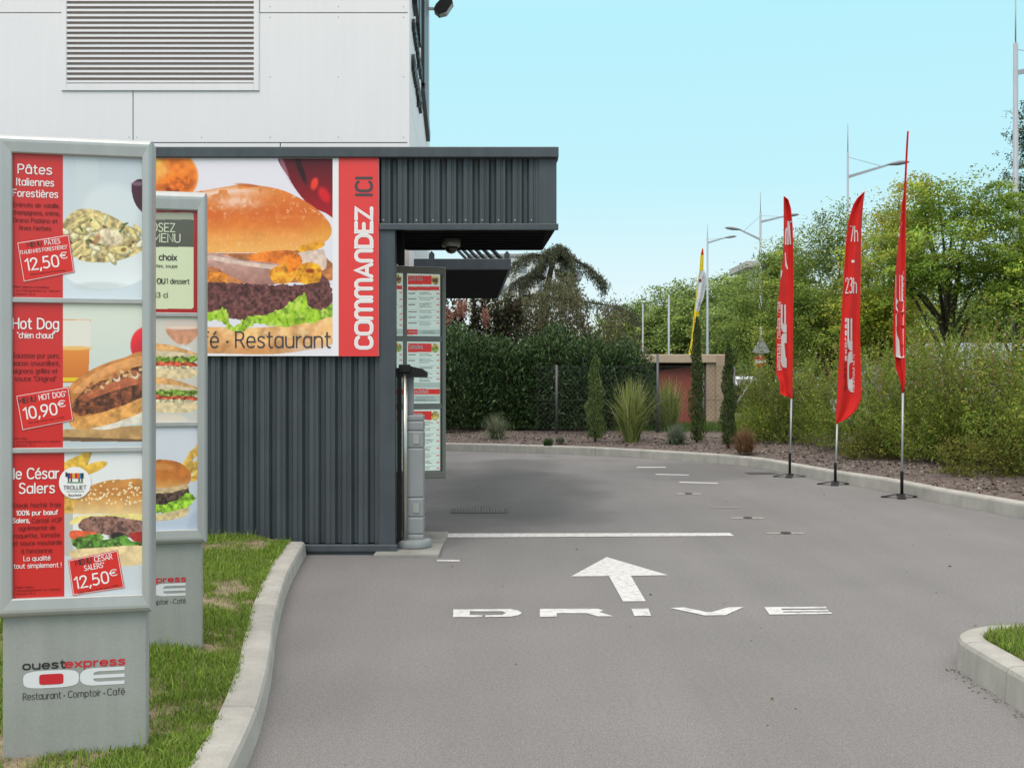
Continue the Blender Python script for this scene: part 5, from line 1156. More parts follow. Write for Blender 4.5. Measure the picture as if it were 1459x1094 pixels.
fl1 = [(280,1116.5,1117.2),(284.6,1116.4,1123),(297.4,1116.4,1126.6),(321,1116.5,1128.8),(343,1116.5,1129.6),(372,1115.2,1129.9),(396,1112,1129.9),(420,1109.6,1129.9),(453,1107.4,1129.4),(485,1106,1129),(517.8,1105.5,1128.6),(534,1106.5,1128.3),(544,1111,1128.2),(552.5,1111.6,1128.1),(561.7,1110.7,1128),(566,1126.5,1127.9)]
fl2 = [(273.3,1231.8,1232.3),(282.8,1221.7,1230.8),(292,1216.2,1229.8),(306.6,1211.6,1228.7),(323,1208,1227.7),(348.6,1205.6,1226.9),(379.7,1203.8,1226.5),(416,1201.6,1226),(453,1199.7,1225.4),(494,1197,1225.8),(539.7,1195,1227),(549,1194.6,1227.5),(569,1193.6,1226.8),(585,1192.8,1219.8),(597,1192.5,1207),(602.8,1192.3,1193.2)]
fl3 = [(187,1292.4,1294.4),(206.8,1291,1293.3),(226.6,1290,1292.2),(255,1288.6,1290.8),(274.8,1287.6,1290.4),(291.8,1284.5,1290.1),(337,1280.5,1289.9),(365.4,1277.7,1289.7),(396.6,1275.4,1289.4),(453,1272.6,1289),(474.5,1271.9,1288.9),(498,1273.5,1288.8),(525,1276.6,1288.7),(543,1282.7,1288.6),(558,1284.6,1288.4)]
b1_ = G(1125.3, 679.5); b2_ = G(1190.2, 690.5); b3_ = G(1285, 709)
feather("leftmost red feather flag, twisted so its print is seen from behind", b1_, 'r', fl1, 1.1, [(1125.5, 678), (1127.6, 568)], 645,
    [ftext("7h", 1119.5, 1127, 316, 348, 0, False, True), fpoly([(1118.2,360),(1119.6,360),(1120.2,372),(1122.6,383),(1121.6,384),(1118.8,378)]), fpoly([(1112.4,386),(1114.8,385),(1114,392),(1112,398)]), flogo(1112.6, 1124.6, 434, 524, True, 1, 0, 1120.8), ftext("Restaurant · Comptoir · Café", 1107.8, 1113, 430, 527, 0, True, True)])
feather("middle red feather flag with 7h - 23h and a rounded lower corner", b2_, 'l', fl2, 0.35, [(1190.2, 689), (1192.8, 604)], 659,
    [ftext("7h", 1211.6, 1222, 322.5, 344), fpoly([(1213.4,370.6),(1217.5,370.6),(1217.3,374.2),(1213.2,374.2)]), ftext("23h", 1204.9, 1220.2, 396, 417.5),
     flogo(1207.4, 1218.6, 453.5, 557.5, False, 1, 0, 1214.6), ftext("express", 1203.2, 1206.6, 453, 514, 0, True, False, 0.02), ftext("ouest", 1202.6, 1205.6, 517, 556, 2, True, False, 0.02), ftext("Restaurant ·", 1212, 1217, 500, 558, 0, True)])
feather("tallest red feather flag at the right, folded narrow round its pole", b3_, 'r', fl3, 1.3, [(1284.9, 707), (1286.4, 560)], 671,
    [fpoly([(1283.5,301),(1286.5,300),(1286,304),(1283,305)]), fpoly([(1281.5,323),(1285.5,316),(1285,320),(1281.5,327)]), fpoly([(1280,333),(1282.4,332.5),(1281.6,337),(1279.8,338)]), flogo(1272, 1296, 392, 510, False, 1, 1276.2, 1288.4), ftext("express", 1286.2, 1288.6, 386, 442, 0, True)])
FY = 35.5
ye = [(354,1000.4,1001.8),(362,998.6,1002.6),(370,997.8,1002.4),(384,996.9,1002.2),(390,996.2,1005.6),(402,994,1006.8),(412,993,1004.5),(424,992.2,1002.4),(436,990.6,997.6),(445,989.5,995.6),(460,988.2,994),(485,985.2,993),(505,981.6,991.8),(520,980,990.5)]
feather("yellow and white feather flag beyond the beige shelter", (AX(983, FY), FY), 'l', ye, 0.5, [(979.5, 580), (980, 520)], 0,
    [ftext("C H", 986.5, 993, 452, 504, 3, True), fpoly([(996.2,398),(998.4,397),(1000,399.5),(998,402.5),(996,401.5)], 2), fpoly([(999.5,393),(1002,392),(1003.4,395),(1001,397.5)], 2), fpoly([(995,425),(998,430),(996.5,436),(993.5,432)], 2)],
    mats_=[mat("flag_yellow", L3(232, 208, 30), 0.7), mat("flag_pale", (0.62, 0.66, 0.72), 0.7), M_SAIL], group="", feet=False, sect=lambda y: 2 if y < 363 else (0 if y < 384 else (1 if y < 442 else 0)))

# ------------------------------------------------------------------ planting
def dome_cloud(n, rx, ry, h, seed_, z0=0.05, pw=2.3, shell=0.55, lump=0.16):
    u = unit(rng.normal(size=(n, 3))); u[:, 2] = np.abs(u[:, 2])
    r = shell + (1 - shell) * rng.uniform(0, 1, n) ** 0.6
    lm = 1 + lump * (np.sin(u[:, 0]*7 + seed_) + np.sin(u[:, 1]*8 + seed_*2) + np.sin(u[:, 2]*9 + seed_*3)) * 0.6
    k = (np.abs(u[:, 0])**pw + np.abs(u[:, 1])**pw + np.abs(u[:, 2])**pw) ** (-1/pw)
    p = u * (k * r * lm)[:, None] * np.array([rx, ry, h])
    p[:, 2] += z0; return p
def stems_mb(n, r0, h, rad=0.012, spread=0.6):
    mb = MB()
    for k in range(n):
        a = rng.uniform(0, 6.28); q = rng.uniform(0.2, 1) * spread; x, y = 0.12*math.cos(a), 0.12*math.sin(a)
        mb.tube([(x, y, -0.05), (x + q*0.4*math.cos(a), y + q*.4*math.sin(a), h*0.5), (x + q*math.cos(a+.2), y + q*math.sin(a+.2), h)], [rad, rad*.8, rad*.4], 0, 5)
    return mb
AB = [(0.1844, 0.2578, 0.0413), (0.2235, 0.29, 0.0505), (0.2794, 0.3158, 0.0597), (0.1397, 0.2127, 0.0367), (0.2459, 0.2449, 0.0643), (0.1676, 0.2449, 0.0459)]
def abelia(seed_, n=20000):
    t = thing("loose_shrub", "loose olive green shrub", "shrub", (0, 0, 0), 0, "loose shrubs behind the right kerb")
    p = dome_cloud(int(n*.5), 1.15, 1.1, 1.5, seed_, 0.10, 2.1, 0.45, 0.26)
    # arching wands standing out of the crown, leafy along their length
    ns = 330; k = int(n*.5/ns); base = dome_cloud(ns, 1.0, .95, 1.35, seed_, 0.12, 2.1, 0.75, 0.24); d = unit(base * np.array([.75, .75, .8]) + np.array([0, 0, .9]) + 0.28*rng.normal(size=(ns, 3)))
    tt = rng.uniform(0, 1, (ns, k, 1)); ll = rng.uniform(0.35, 0.95, (ns, 1, 1)) * np.where(rng.uniform(0, 1, (ns, 1, 1)) < .15, 1.3, 1.0); q = (base[:, None] + d[:, None]*tt*ll + np.array([0, 0, -.22])*(tt*ll)**2 + rng.normal(0, .020, (ns, k, 3))*(1.4 - tt)).reshape(-1, 3)
    P = np.concatenate([p, q]); m = len(P)
    wc = np.repeat(rng.integers(0, len(AB), ns), k); idx = np.concatenate([rng.integers(0, len(AB), len(p)), np.where(rng.uniform(0, 1, len(q)) < .7, wc, rng.integers(0, len(AB), len(q)))])
    C = pal(m, AB, 0.13, idx); up = P[:, 2] > 1.0
    C *= np.concatenate([np.ones(len(p)), np.repeat(np.exp(rng.normal(0, .22, ns)), k)])[:, None]
    rw = np.concatenate([np.zeros(len(p)), np.repeat(rng.uniform(0, 1, ns) < .20, k)]) > 0; red = (up & rw & (rng.uniform(0, 1, m) < .7)) | (up & (rng.uniform(0, 1, m) < .04)); C[red] = pal(int(red.sum()), [(0.27, 0.155, 0.085), (0.30, 0.22, 0.09)], .2)
    cl = vnoise(P[:, 0]*100 + 500, P[:, 2]*100, 34, seed_); C *= (0.72 + 0.56*cl)[:, None]
    fl = up & (rng.uniform(0, 1, m) < 0.018); C[fl] = (0.72, 0.68, 0.68)
    ax = np.concatenate([np.tile([0, 0, .01], (len(p), 1)), np.repeat(d, k, 0)])
    o = link("foliage", leaves("foliage", P, rng.uniform(.038, .072, m), rng.uniform(.016, .028, m), C, M_LEAF, ax, .9, unit(P*np.array([.5, .5, .3]) + np.array([0, 0, .8]))), t)
    stems_mb(16, .2, 1.2).build("stems", M_BARK, t)
    return t
sh = [abelia(3), abelia(11), abelia(23)]
SH = [  # distance along the kerb row, offset, turn, size, label
    (12.4, 2.55, 0.0, 1.02, "loose shrub at the right edge, nearest the camera, with yellowing low branches"), (13.9, 2.75, 2.0, 1.06, "loose olive shrub second from the right edge, behind the tall lamp post's foot"),
    (15.4, 2.6, 4.0, 1.0, "loose olive shrub just right of the tallest red flag"), (16.8, 2.6, 1.1, 1.0, "loose shrub behind the tallest red flag"),
    (18.1, 2.55, 3.1, 0.98, "loose shrub between the tallest and the middle red flags"), (19.3, 2.6, 5.2, 0.98, "loose shrub directly behind the middle red flag"),
    (20.5, 2.6, 0.7, 0.96, "loose yellow olive shrub between the middle and leftmost red flags"), (21.6, 2.9, 2.7, 0.9, "loose shrub behind the leftmost red flag"), (22.4, 3.6, 4.4, 0.74, "loose shrub at the left end of the row by the road sign")]
ky = np.array([p[1] for p in far_path]); 
for k, (y, off, tz, s_, lab) in enumerate(SH):
    i_ = int(np.argmin(np.abs(ky - y) + (np.array([p[0] for p in far_path]) < 3)*100)); p = far_path[i_]; q = far_n[i_]
    o = sh[k] if k < 3 else copy_tree(sh[k % 3])
    o.location = (p[0] + q[0]*off, p[1] + q[1]*off, 0.2); o.rotation_euler = (0, 0, tz); o.scale = (s_, s_, s_*[1.34, 1.2, 1.28, 1.12, 1.24, 1.08, 1.2, 1.12, 1.05][k]); o['label'] = lab
# second, looser row filling the bank behind
for k, (y, off, tz, s_, lab) in enumerate([(13.5, 4.6, 1.0, 1.08, "shrub of the back row at the right edge beside the lamp post"), (15.9, 4.7, 2.2, 1.05, "shrub of the back row below the big tree's trunk"), (18.3, 4.6, 3.9, 1.0, "shrub of the back row seen over the hedge between two flags"), (20.6, 4.7, 5.5, 0.98, "shrub of the back row left of the middle flag")]):
    i_ = int(np.argmin(np.abs(ky - y) + (np.array([p[0] for p in far_path]) < 3)*100)); p = far_path[i_]; q = far_n[i_]
    o = copy_tree(sh[(k+1) % 3]); o.location = (p[0] + q[0]*off, p[1] + q[1]*off, 0.26); o.rotation_euler = (0, 0, tz); o.scale = (s_, s_, s_*1.12); o['label'] = lab
# yellow-green ground shrublets under the row
SY = [(0.20, 0.21, 0.045), (0.14, 0.16, 0.035), (0.24, 0.23, 0.06)]
for k, (px, py, s_, lab) in enumerate([(1395, 680, .62, "low yellow green shrublet at the foot of the hedge near the right edge"), (1235, 655, .5, "low yellow green shrublet between the middle and tallest flags")]):
    x, y = G(px, py, 0.22); t = thing("low_shrub", lab, "shrub", (x + .3, y + .5, 0.2), 0, "low shrublets under the hedge")
    P = dome_cloud(2600, s_*1.3, s_, s_, 5+k, .02, 2, .45, .2); link("foliage", leaves("foliage", P, .05, .028, pal(len(P), SY, .2), M_LEAF), t); stems_mb(5, .1, s_*.6, .008, .3).build("stems", M_BARK, t)

# cherry laurel hedge
LA = [(0.030, 0.066, 0.018), (0.042, 0.088, 0.026), (0.062, 0.115, 0.036), (0.020, 0.046, 0.014), (0.095, 0.150, 0.058)]
def laurel(seed_, n=9500):
    t = thing("laurel_bush", "dense dark green laurel bush", "bush", (0, 0, 0), 0, "laurel bushes of the dark hedge")
    P = dome_cloud(n, 1.08, 0.95, 2.35, seed_, 0.08, 4.5, 0.62, 0.10); ax = unit(P * np.array([1, 1, .25]) + np.array([0, 0, .9]))
    C = pal(n, LA, .25); tip = (P[:, 2] > 2.0) & (rng.uniform(0, 1, n) < .35); C[tip] = pal(int(tip.sum()), [(0.09, 0.14, 0.045), (0.065, 0.12, 0.035)], .2)
    link("foliage", leaves("foliage", P, rng.uniform(.10, .17, n), rng.uniform(.035, .055, n), C, M_GLEAF, ax, .75), t)
    stems_mb(9, .2, 1.6, .02, .6).build("stems", M_BARK, t); return t
lau = [laurel(2), laurel(9)]
LAB = ["laurel bush at the left, half behind the menu board", "laurel bush directly right of the menu board", "laurel bush behind the leftmost blue fescue tuft", "laurel bush in the middle of the hedge", "laurel bush by the bare fence post", "laurel bush behind the leftmost slim cypress", "laurel bush at the right end of the hedge behind the tall grass"]
for k, x in enumerate([-4.3, -2.7, -1.35, -0.1, 1.1, 2.2, 3.05]):
    o = lau[k] if k < 2 else copy_tree(lau[k % 2]); o.location = (x, 29.1 + 0.25*math.sin(k*2.1), 0.27); o.rotation_euler = (0, 0, k*1.7*0 + (3.14 if k % 3 == 1 else 0)); o.scale = (.95 if k < 6 else .62, 1, [1.0, .99, 1.0, .95, 1.0, .95, .80][k]); o['label'] = LAB[k]

# slim cypresses
CYP = [(0.0709, 0.1107, 0.0405), (0.0992, 0.1418, 0.054), (0.0496, 0.081, 0.0324), (0.163, 0.189, 0.0702)]
def cypress(px, pyb, pyt, wpx, lab, z=0.26):
    x, y = G(px, pyb, z); s = y / F; h = (pyb - pyt) * s; rd = wpx * s / 2 * .72
    t = thing("slim_cypress", lab, "cypress", (x, y, z), 0, "slim cypresses in the planting bed"); n = 5200
    v = rng.uniform(0, 1, n); prof_ = np.interp(v, [0, .06, .3, .55, .75, .92, 1], [.7, 1, 1.0, .85, .62, .42, .12]); an = rng.uniform(0, 6.28, n)
    lump = 1 + .24*np.sin(v*15 + an + px) + .15*np.sin(v*37 - an*2); r = rd*prof_*lump*np.sqrt(rng.uniform(.15, 1, n))
    P = np.stack([r*np.cos(an), r*np.sin(an), v*h + .04], 1); C = pal(n, CYP, .25) * (1.7 if px < 900 else 1.0); yl = rng.uniform(0, 1, n) < .04; C[yl] = (0.17, 0.17, 0.06)
    link("foliage", leaves("foliage", P, rng.uniform(.04, .08, n), .020, C, M_LEAF, unit(np.stack([np.cos(an)*.25, np.sin(an)*.25, np.ones(n)], 1)), .35), t)
    MB().tube([(0, 0, -.05), (0, 0, h*.5), (0, 0, h*.9)], [.03, .02, .006], 0, 7).build("trunk", M_BARK, t)
cypress(848, 626, 508, 36, "leftmost slim cypress, in front of the laurel hedge")
cypress(993, 629, 455, 30, "tallest slim cypress, in front of the beige shelter")
cypress(1038, 635, 492, 31, "slim cypress at the right corner of the beige shelter")
def tuft(name, px, py, hgt, rad, n, cols, lab, cat="grass tuft", wid=.012, lean=(.2, .9), z=0.24, base=.12, droop=.6, vary=.55):
    x, y = G(px, py, z); a = rng.uniform(0, 6.28, n); r = base*np.sqrt(rng.uniform(0, 1, n)); P = np.stack([r*np.cos(a), r*np.sin(a), np.zeros(n) - .02], 1)
    me = blades(name, P, hgt*rng.uniform(vary, 1.1, n), wid, np.abs(rng.normal(0, rad, n)), pal(n, cols, .18), M_GRASS, droop, True)
    o = link(name, me); o.location = (x, y, z); return tag(o, lab, cat)
MIS = [(0.23, 0.297, 0.075), (0.3, 0.363, 0.11), (0.17, 0.242, 0.055), (0.38, 0.396, 0.18)]
tuft("silver_grass", 900, 628, 1.42, .40, 760, MIS, "tall yellow green grass clump right of the leftmost slim cypress", "tall grass", .026, (.05, 1.15), base=.16, vary=.35)
tuft("silver_grass", 953, 618, 1.4, .36, 620, MIS, "tall grass clump behind the blue fescue, by the fence post", "tall grass", .024, (.05, 1.15), base=.15, vary=.35)
FES = [(0.27, 0.29, 0.21), (0.20, 0.235, 0.15), (0.35, 0.36, 0.27), (0.13, 0.18, 0.07)]
tuft("blue_fescue", 708, 624.5, .62, .75, 800, FES, "grey green fescue tuft left, in front of the laurel hedge", wid=.010, base=.12)
tuft("blue_fescue", 963, 631, .46, .85, 900, [(0.19, 0.23, 0.17), (0.13, 0.18, 0.11), (0.26, 0.30, 0.22)], "low grey blue fescue tuft in front of the tall grass", wid=.010, base=.14)
tuft("copper_grass", 1061, 643, .48, .65, 900, [(0.24, 0.135, 0.075), (0.31, 0.19, 0.10), (0.17, 0.10, 0.06)], "dry copper brown grass tuft near the kerb's corner", wid=.010, base=.13)
tuft("green_tuft", 781, 633.5, .17, .6, 500, [(0.05, 0.10, 0.03), (0.07, 0.13, 0.04)], "tiny bright green tuft at the kerb's edge", wid=.008, base=.09)
tuft("green_tuft", 798, 629, .14, .7, 350, [(0.17, 0.19, 0.13), (0.12, 0.14, 0.09)], "tiny grey tuft beside the bright green one", wid=.008, base=.09)
# smoke bushes with plumes
t = thing("smoke_bush", "purple leaved bush with pink plumes rising over the laurel hedge", "bush", (-0.9, 31.2, 0.28))
P = dome_cloud(8000, 1.3, .8, 2.75, 4, .1, 2.8, .35, .2); ns = 40; bb_ = np.stack([rng.uniform(-1.2, 1.2, ns), rng.uniform(-.5, .5, ns), rng.uniform(2.3, 2.9, ns)], 1); q = (bb_[:, None] + np.array([0, 0, 1])*rng.uniform(0, .75, (ns, 60, 1)) + rng.normal(0, .05, (ns, 60, 3))).reshape(-1, 3); P = np.concatenate([P, q])
C = pal(len(P), [(0.060, 0.032, 0.030), (0.045, 0.026, 0.022), (0.045, 0.065, 0.03), (0.06, 0.08, 0.036), (0.035, 0.045, 0.02)], .25)
link("foliage", leaves("foliage", P, .12, .075, C, M_LEAF), t); stems_mb(10, .2, 2.6, .02, .8).build("stems", M_BARK, t)
for (px, py, r) in [(640,452,.13),(654,440,.13),(663,441,.13),(692,453,.13)]:
    x, z = XZ(px, py, 30.9); n = 340; P = np.array([x+.9, -.55, z-.28]) + rng.normal(size=(n, 3))*np.array([r*.42, r*.42, r*1.0]); link("flower_plume", leaves("flower_plume", P, .06, .03, pal(n, [(0.46, 0.26, 0.19), (0.54, 0.33, 0.24), (0.38, 0.19, 0.165)], .15), M_LEAF), t)
# feathery olive shrub under the cedar
t = thing("feathery_shrub", "wide feathery olive shrub between the laurel hedge and the weeping cedar", "shrub", (AX(775, 32.5), 32.5, .28))
P = dome_cloud(24000, 2.15, 1.2, 3.65, 6, .1, 2.6, .5, .14); q = dome_cloud(7000, 1.3, 1, 3.0, 8, .1, 2.4, .5, .16) + np.array([2.0, .3, 0]); P = np.concatenate([P, q])
link("foliage", leaves("foliage", P, .13, .045, pal(len(P), [(0.145, 0.15, 0.075), (0.18, 0.18, 0.095), (0.105, 0.115, 0.058), (0.185, 0.165, 0.11)], .2), M_LEAF, np.tile([0, 0, 1.0], (len(P), 1)), 1.0), t); stems_mb(10, .2, 2.4, .03, 1.0).build("stems", M_BARK, t)
# weeping cedar
CY = 36.0
t = thing("weeping_cedar", "grey green weeping cedar with drooping arms against the sky", "tree", (AX(776, CY), CY, .28))
BR = [[(790,358),(812,366),(838,380),(855,393),(864,406)], [(784,368),(760,362),(742,368),(727,384)], [(778,396),(752,394),(730,404),(718,426)], [(780,424),(820,428),(858,434),(888,440),(908,456)], [(776,420),(745,422),(716,446)], [(797,354),(808,362),(815,380),(814,402)], [(788,356),(776,362),(766,384)], [(792,385),(806,392),(815,412)], [(780,405),(798,410),(815,424),(822,440)], [(776,380),(758,388),(744,410)], [(797,350),(790,358),(785,375)], [(796,352),(804,356),(808,372)]]
tr = MB(); tr.tube([(AX(778, CY), CY, 0.2), (AX(775, CY), CY, 2.6), (AX(777, CY), CY, 4.2), (AX(786, CY), CY, 5.2), (AX(796, CY), CY, XZ(0, 354, CY)[1])], [.2, .16, .12, .08, .03], 0, 9).build("trunk", M_BARK, t, True)
pts = []; dirs = []; limb = MB()
for bi, br in enumerate(BR):
    for rep in range(2):
        dy = rng.uniform(-.4, .4) + rep*rng.choice([-1, 1])*rng.uniform(.5, 1.2)
        ln = [Vector((AX(px, CY), CY + dy*i_/(len(br)-1), XZ(0, py, CY)[1])) for i_, (px, py) in enumerate(br)]
        if rep == 0: limb.tube(ln, [.055 - .045*i_/(len(ln)-1) for i_ in range(len(ln))], 0, 6)
        for s_ in range(210 if bi not in (0, 3) else 300):
            q = rng.uniform(0.05, 1)*(len(ln)-1); i_ = min(int(q), len(ln)-2); p = ln[i_].lerp(ln[i_+1], q-i_)
            p = np.array(p) + rng.normal(size=3)*[.07, .14, .04]; L_ = rng.uniform(.05, .42)*(1.0 if bi not in (0, 3) else 1.15)
            k = max(3, int(L_*22)); z = np.sort(rng.uniform(0, L_, k)); pts.append(np.stack([p[0]+rng.normal(0, .025, k), p[1]+rng.normal(0, .025, k), p[2]-z+.04], 1))
P = np.concatenate(pts) - np.array([AX(776, CY), CY, .28]); limb.build("limbs", M_BARK, t, True)
link("foliage", leaves("foliage", P, .075, .026, pal(len(P), [(0.115, 0.13, 0.082), (0.085, 0.10, 0.062), (0.16, 0.17, 0.11), (0.06, 0.075, 0.045)], .22), M_LEAF, np.tile([0, 0, -1.0], (len(P), 1)), .8), t)

# ------------------------------------------------------------------ trees
def tree(name, label, loc, ells, ncl, npc, rcl, lsize, cols, trunk_h, tr_r, group=None, nlimb=10, flat=.42, yellow=None):
    t = thing(name, label, "tree", loc, 0, group)
    E = np.array(ells, float); vol = np.prod(E[:, 3:], 1) ** .8; i = rng.choice(len(E), ncl, p=vol/vol.sum()); u = unit(rng.normal(size=(ncl, 3)))
    r = rng.uniform(0.30, 1.06, ncl) ** .5; c = E[i, :3] + u*E[i, 3:]*r[:, None]; c = c[c[:, 2] > trunk_h*.75]; ncl = len(c)
    mid = E[:, :3].mean(0)
    # each spray: a drooping frond that runs outwards from its twig, leaves spread to both sides
    out = unit((c - mid) * np.array([1, 1, .5]) + 0.35*rng.normal(size=(ncl, 3))); sz = rng.uniform(.6, 1.5, ncl)
    v = rng.uniform(-1, 1, (ncl, npc, 1)); side = rng.normal(size=(ncl, npc, 3))
    P = (c[:, None] + out[:, None]*v*(rcl*1.7*sz)[:, None, None] + side*np.array([rcl, rcl, rcl*flat])*.62*sz[:, None, None] - np.array([0, 0, .35*rcl])*v*v).reshape(-1, 3)
    bright = np.exp(rng.normal(0, .26, ncl)); ci = rng.integers(0, len(cols), ncl)
    pick = np.where(rng.uniform(0, 1, (ncl, npc)) < .75, ci[:, None], rng.integers(0, len(cols), (ncl, npc))).ravel()
    C = pal(len(P), cols, .13, pick) * np.repeat(bright, npc)[:, None]
    if yellow is not None:
        k = np.repeat(rng.uniform(0, 1, ncl), npc)*.6 + rng.uniform(0, 1, len(P))*.4 < yellow(P); C[k] = pal(int(k.sum()), [(0.42, 0.40, 0.07), (0.33, 0.36, 0.065)], .15)
    nv = unit(np.repeat(out, npc, 0)*.5 + np.array([0, 0, 1.0]))
    link("crown", leaves("crown", P, lsize*rng.uniform(.7, 1.3, len(P)), lsize*.48, C, M_LEAF, None, .6, nv), t)
    mb = MB(); top = E[:, 2].mean(); mb.tube([(0, 0, -.1), (.03, .02, trunk_h*.5), (0, .05, trunk_h), (.05, 0, top)], [tr_r*1.25, tr_r, tr_r*.85, tr_r*.3], 0, 9)
    for k in rng.choice(ncl, min(nlimb, ncl), replace=False):
        b = rng.uniform(.7, 1.2)*trunk_h; e_ = c[k]; mb.tube([(0, .03, b), (e_[0]*.45, e_[1]*.45, b+(e_[2]-b)*.6), tuple(e_)], [tr_r*.5, tr_r*.3, tr_r*.1], 0, 6)
    mb.build("trunk", M_BARK, t); return t
ROB = [(0.2144, 0.3267, 0.0518), (0.2809, 0.3786, 0.0634), (0.1626, 0.2598, 0.0437), (0.3549, 0.4232, 0.0749)]
LIME = [(0.4017, 0.4451, 0.0604), (0.3013, 0.3825, 0.0549), (0.4878, 0.4798, 0.0769), (0.2153, 0.299, 0.0494)]
DKG = [(0.1842, 0.2639, 0.0562), (0.2359, 0.3242, 0.0679), (0.1327, 0.2036, 0.0445), (0.3243, 0.377, 0.0761)]
g_ = "street trees behind the loose hedge"
tree("street_tree", "big green robinia tree with dark forked trunk behind the tallest flag", (AX(1352, 26), 26, .3), [(0, 0, 4.5, 1.7, 1.6, 1.4), (1.3, .2, 4.0, 1.15, 1.3, 1.0), (-1.1, 0, 3.9, .9, 1.1, .8), (.7, 0, 5.2, .9, .9, .75), (-.7, -.2, 5.25, .75, .8, .7)], 330, 105, .19, .085, ROB, 2.2, .10, g_, 18, yellow=lambda P: np.clip((-.3 - P[:, 0])*.45 + (P[:, 2]-4.9)*.35, 0.02, .75))
tree("street_tree", "lime yellow tree between the middle and tallest flags", (AX(1262, 30), 30, .3), [(0, 0, 4.0, 1.2, 1.2, 1.6), (.55, 0, 5.5, .9, .9, .95), (-.5, 0, 2.9, 1.0, 1.0, .9), (.2, .1, 2.3, 1.2, 1., .7)], 340, 95, .22, .09, LIME, 1.5, .11, g_, 10, yellow=lambda P: np.clip((P[:, 2]-4.2)*.35, .05, .6))
tree("street_tree", "dense green tree between the leftmost and middle flags", (AX(1176, 33), 33, .3), [(0, 0, 4.0, 1.4, 1.3, 1.75), (-.6, 0, 2.8, 1.35, 1.2, 1.1), (.4, 0, 5.3, .9, .9, .95), (.9, .3, 2.8, .9, 1, 1)], 380, 90, .24, .09, DKG, 1.3, .12, g_, 10, yellow=lambda P: np.full(len(P), .09))
tree("street_tree", "dark green tree left of the leftmost red flag by the lamp post", (AX(1100, 38), 38, .3), [(0, 0, 3.9, 1.3, 1.2, 1.5), (-.6, 0, 2.8, 1.0, 1., .9), (.5, 0, 5.0, .85, .8, .9), (.7, .2, 2.6, 1., 1., .8)], 330, 85, .24, .10, DKG, 1.2, .12, g_, 8, yellow=lambda P: np.clip((2.0-P[:, 2])*.5, .03, .5))
tree("street_tree", "tree cut by the right edge behind the tall lamp post", (AX(1452, 25), 25, .3), [(0.3, 0, 3.6, 1.2, 1.1, 1.2), (-.3, 0, 2.9, .8, .8, .8), (.9, 0, 4.2, .8, .8, .8)], 170, 90, .2, .085, ROB, 1.6, .1, g_, 8)
tree("poplar_tree", "slim poplar top rising at the right edge behind the lamp post", (AX(1463, 40), 40, .3), [(0, 0, 8.6, .75, .75, 2.4), (0, 0, 6.0, .8, .8, 2.6), (0, 0, 10.2, .45, .45, 1.0)], 170, 75, .2, .10, [(0.075, 0.11, 0.05), (0.10, 0.14, 0.065), (0.055, 0.085, 0.04)], 2.0, .15, None, 8)
FAR = [(0.2223, 0.3121, 0.0926), (0.289, 0.3774, 0.1111), (0.1704, 0.2468, 0.0784), (0.3556, 0.4282, 0.1211)]  # leaf colours lightened and greyed to stand in for distance haze
ft = []
for k in range(3):
    ft.append(tree("far_tree", "broad green tree", (0, 0, .3), [(0, 0, 5.6, 3.4, 3.0, 3.2), (1.8, 0, 4.6, 2.4, 2.2, 2.2), (-1.9, .3, 4.4, 2.3, 2.2, 2.3), (.4*k, 0, 7.4, 2.0, 2.0, 1.5), (0, 0, 2.4, 3.3, 2.6, 1.8)], 270, 66, .55, .28, FAR, 1.2, .25, "far trees beyond the street", 6, yellow=lambda P: np.full(len(P), .03)))
FT = [(872, 112, 448, "far tree at the left, beside the cedar's lower arm"), (897, 118, 436, "far tree between the first and second grey posts"), (925, 112, 428, "far tree right of the second grey post"), (955, 118, 414, "far tree behind the third grey post"), (985, 112, 404, "far tree behind the yellow flag"), (1013, 108, 398, "far tree behind the lamp post right of the yellow flag"), (1042, 104, 394, "far tree with light green crown left of the road sign"), (1070, 92, 402, "far tree with its foot behind the white parked car"), (1108, 88, 404, "far tree behind the leftmost red flag"), (1160, 84, 410, "far tree seen through the gap right of the leftmost flag"), (1215, 84, 405, "far tree behind the middle red flag"), (1275, 80, 410, "far tree behind the lime yellow tree"), (1335, 80, 405, "far tree behind the robinia's trunk"), (1395, 80, 410, "far tree right of the robinia's trunk"), (1452, 78, 400, "far tree at the right edge")]
for k, (px, y, top, lab) in enumerate(FT):
    o = ft[k] if k < 3 else copy_tree(ft[k % 3]); h = (XZ(0, top, y)[1] - .3); s_ = h / 8.9; o.location = (AX(px, y), y, .3); o.rotation_euler = (0, 0, k*1.3); o.scale = (max(s_, .8),)*2 + (s_,); o['label'] = lab
# dark bushes across the street
P = dome_cloud(5200, 1.8, 1.2, 1.6, 3, .05, 2.6, .5, .12)
me = leaves("roadside_bush", P, .13, .07, pal(len(P), [(0.05, 0.075, 0.025), (0.07, 0.10, 0.03), (0.035, 0.055, 0.02)], .22), M_LEAF)
for (px, y, s_, lab) in [(1075, 44, .75, "dark green bush below the white parked car"), (1108, 42, .9, "dark green bush behind the leftmost flag's pole"), (1028, 46, .7, "dark green bush right behind the beige shelter")]:
    o = link("roadside_bush", me); o.location = (AX(px, y), y, .28); o.scale = (s_,)*3; tag(o, lab, "bush", "roadside bushes across the verge")
n = 9000; P = np.stack([rng.uniform(2.5, 9, n), rng.uniform(27.5, 34, n), np.full(n, .29)], 1); me = blades("verge_grass", P, rng.uniform(.08, .22, n), .014, rng.uniform(.1, .8, n), pal(n, [(0.075, 0.15, 0.025), (0.10, 0.18, 0.035)], .2), M_GRASS)
tag(link("verge_grass", me), None, None, None, "stuff")

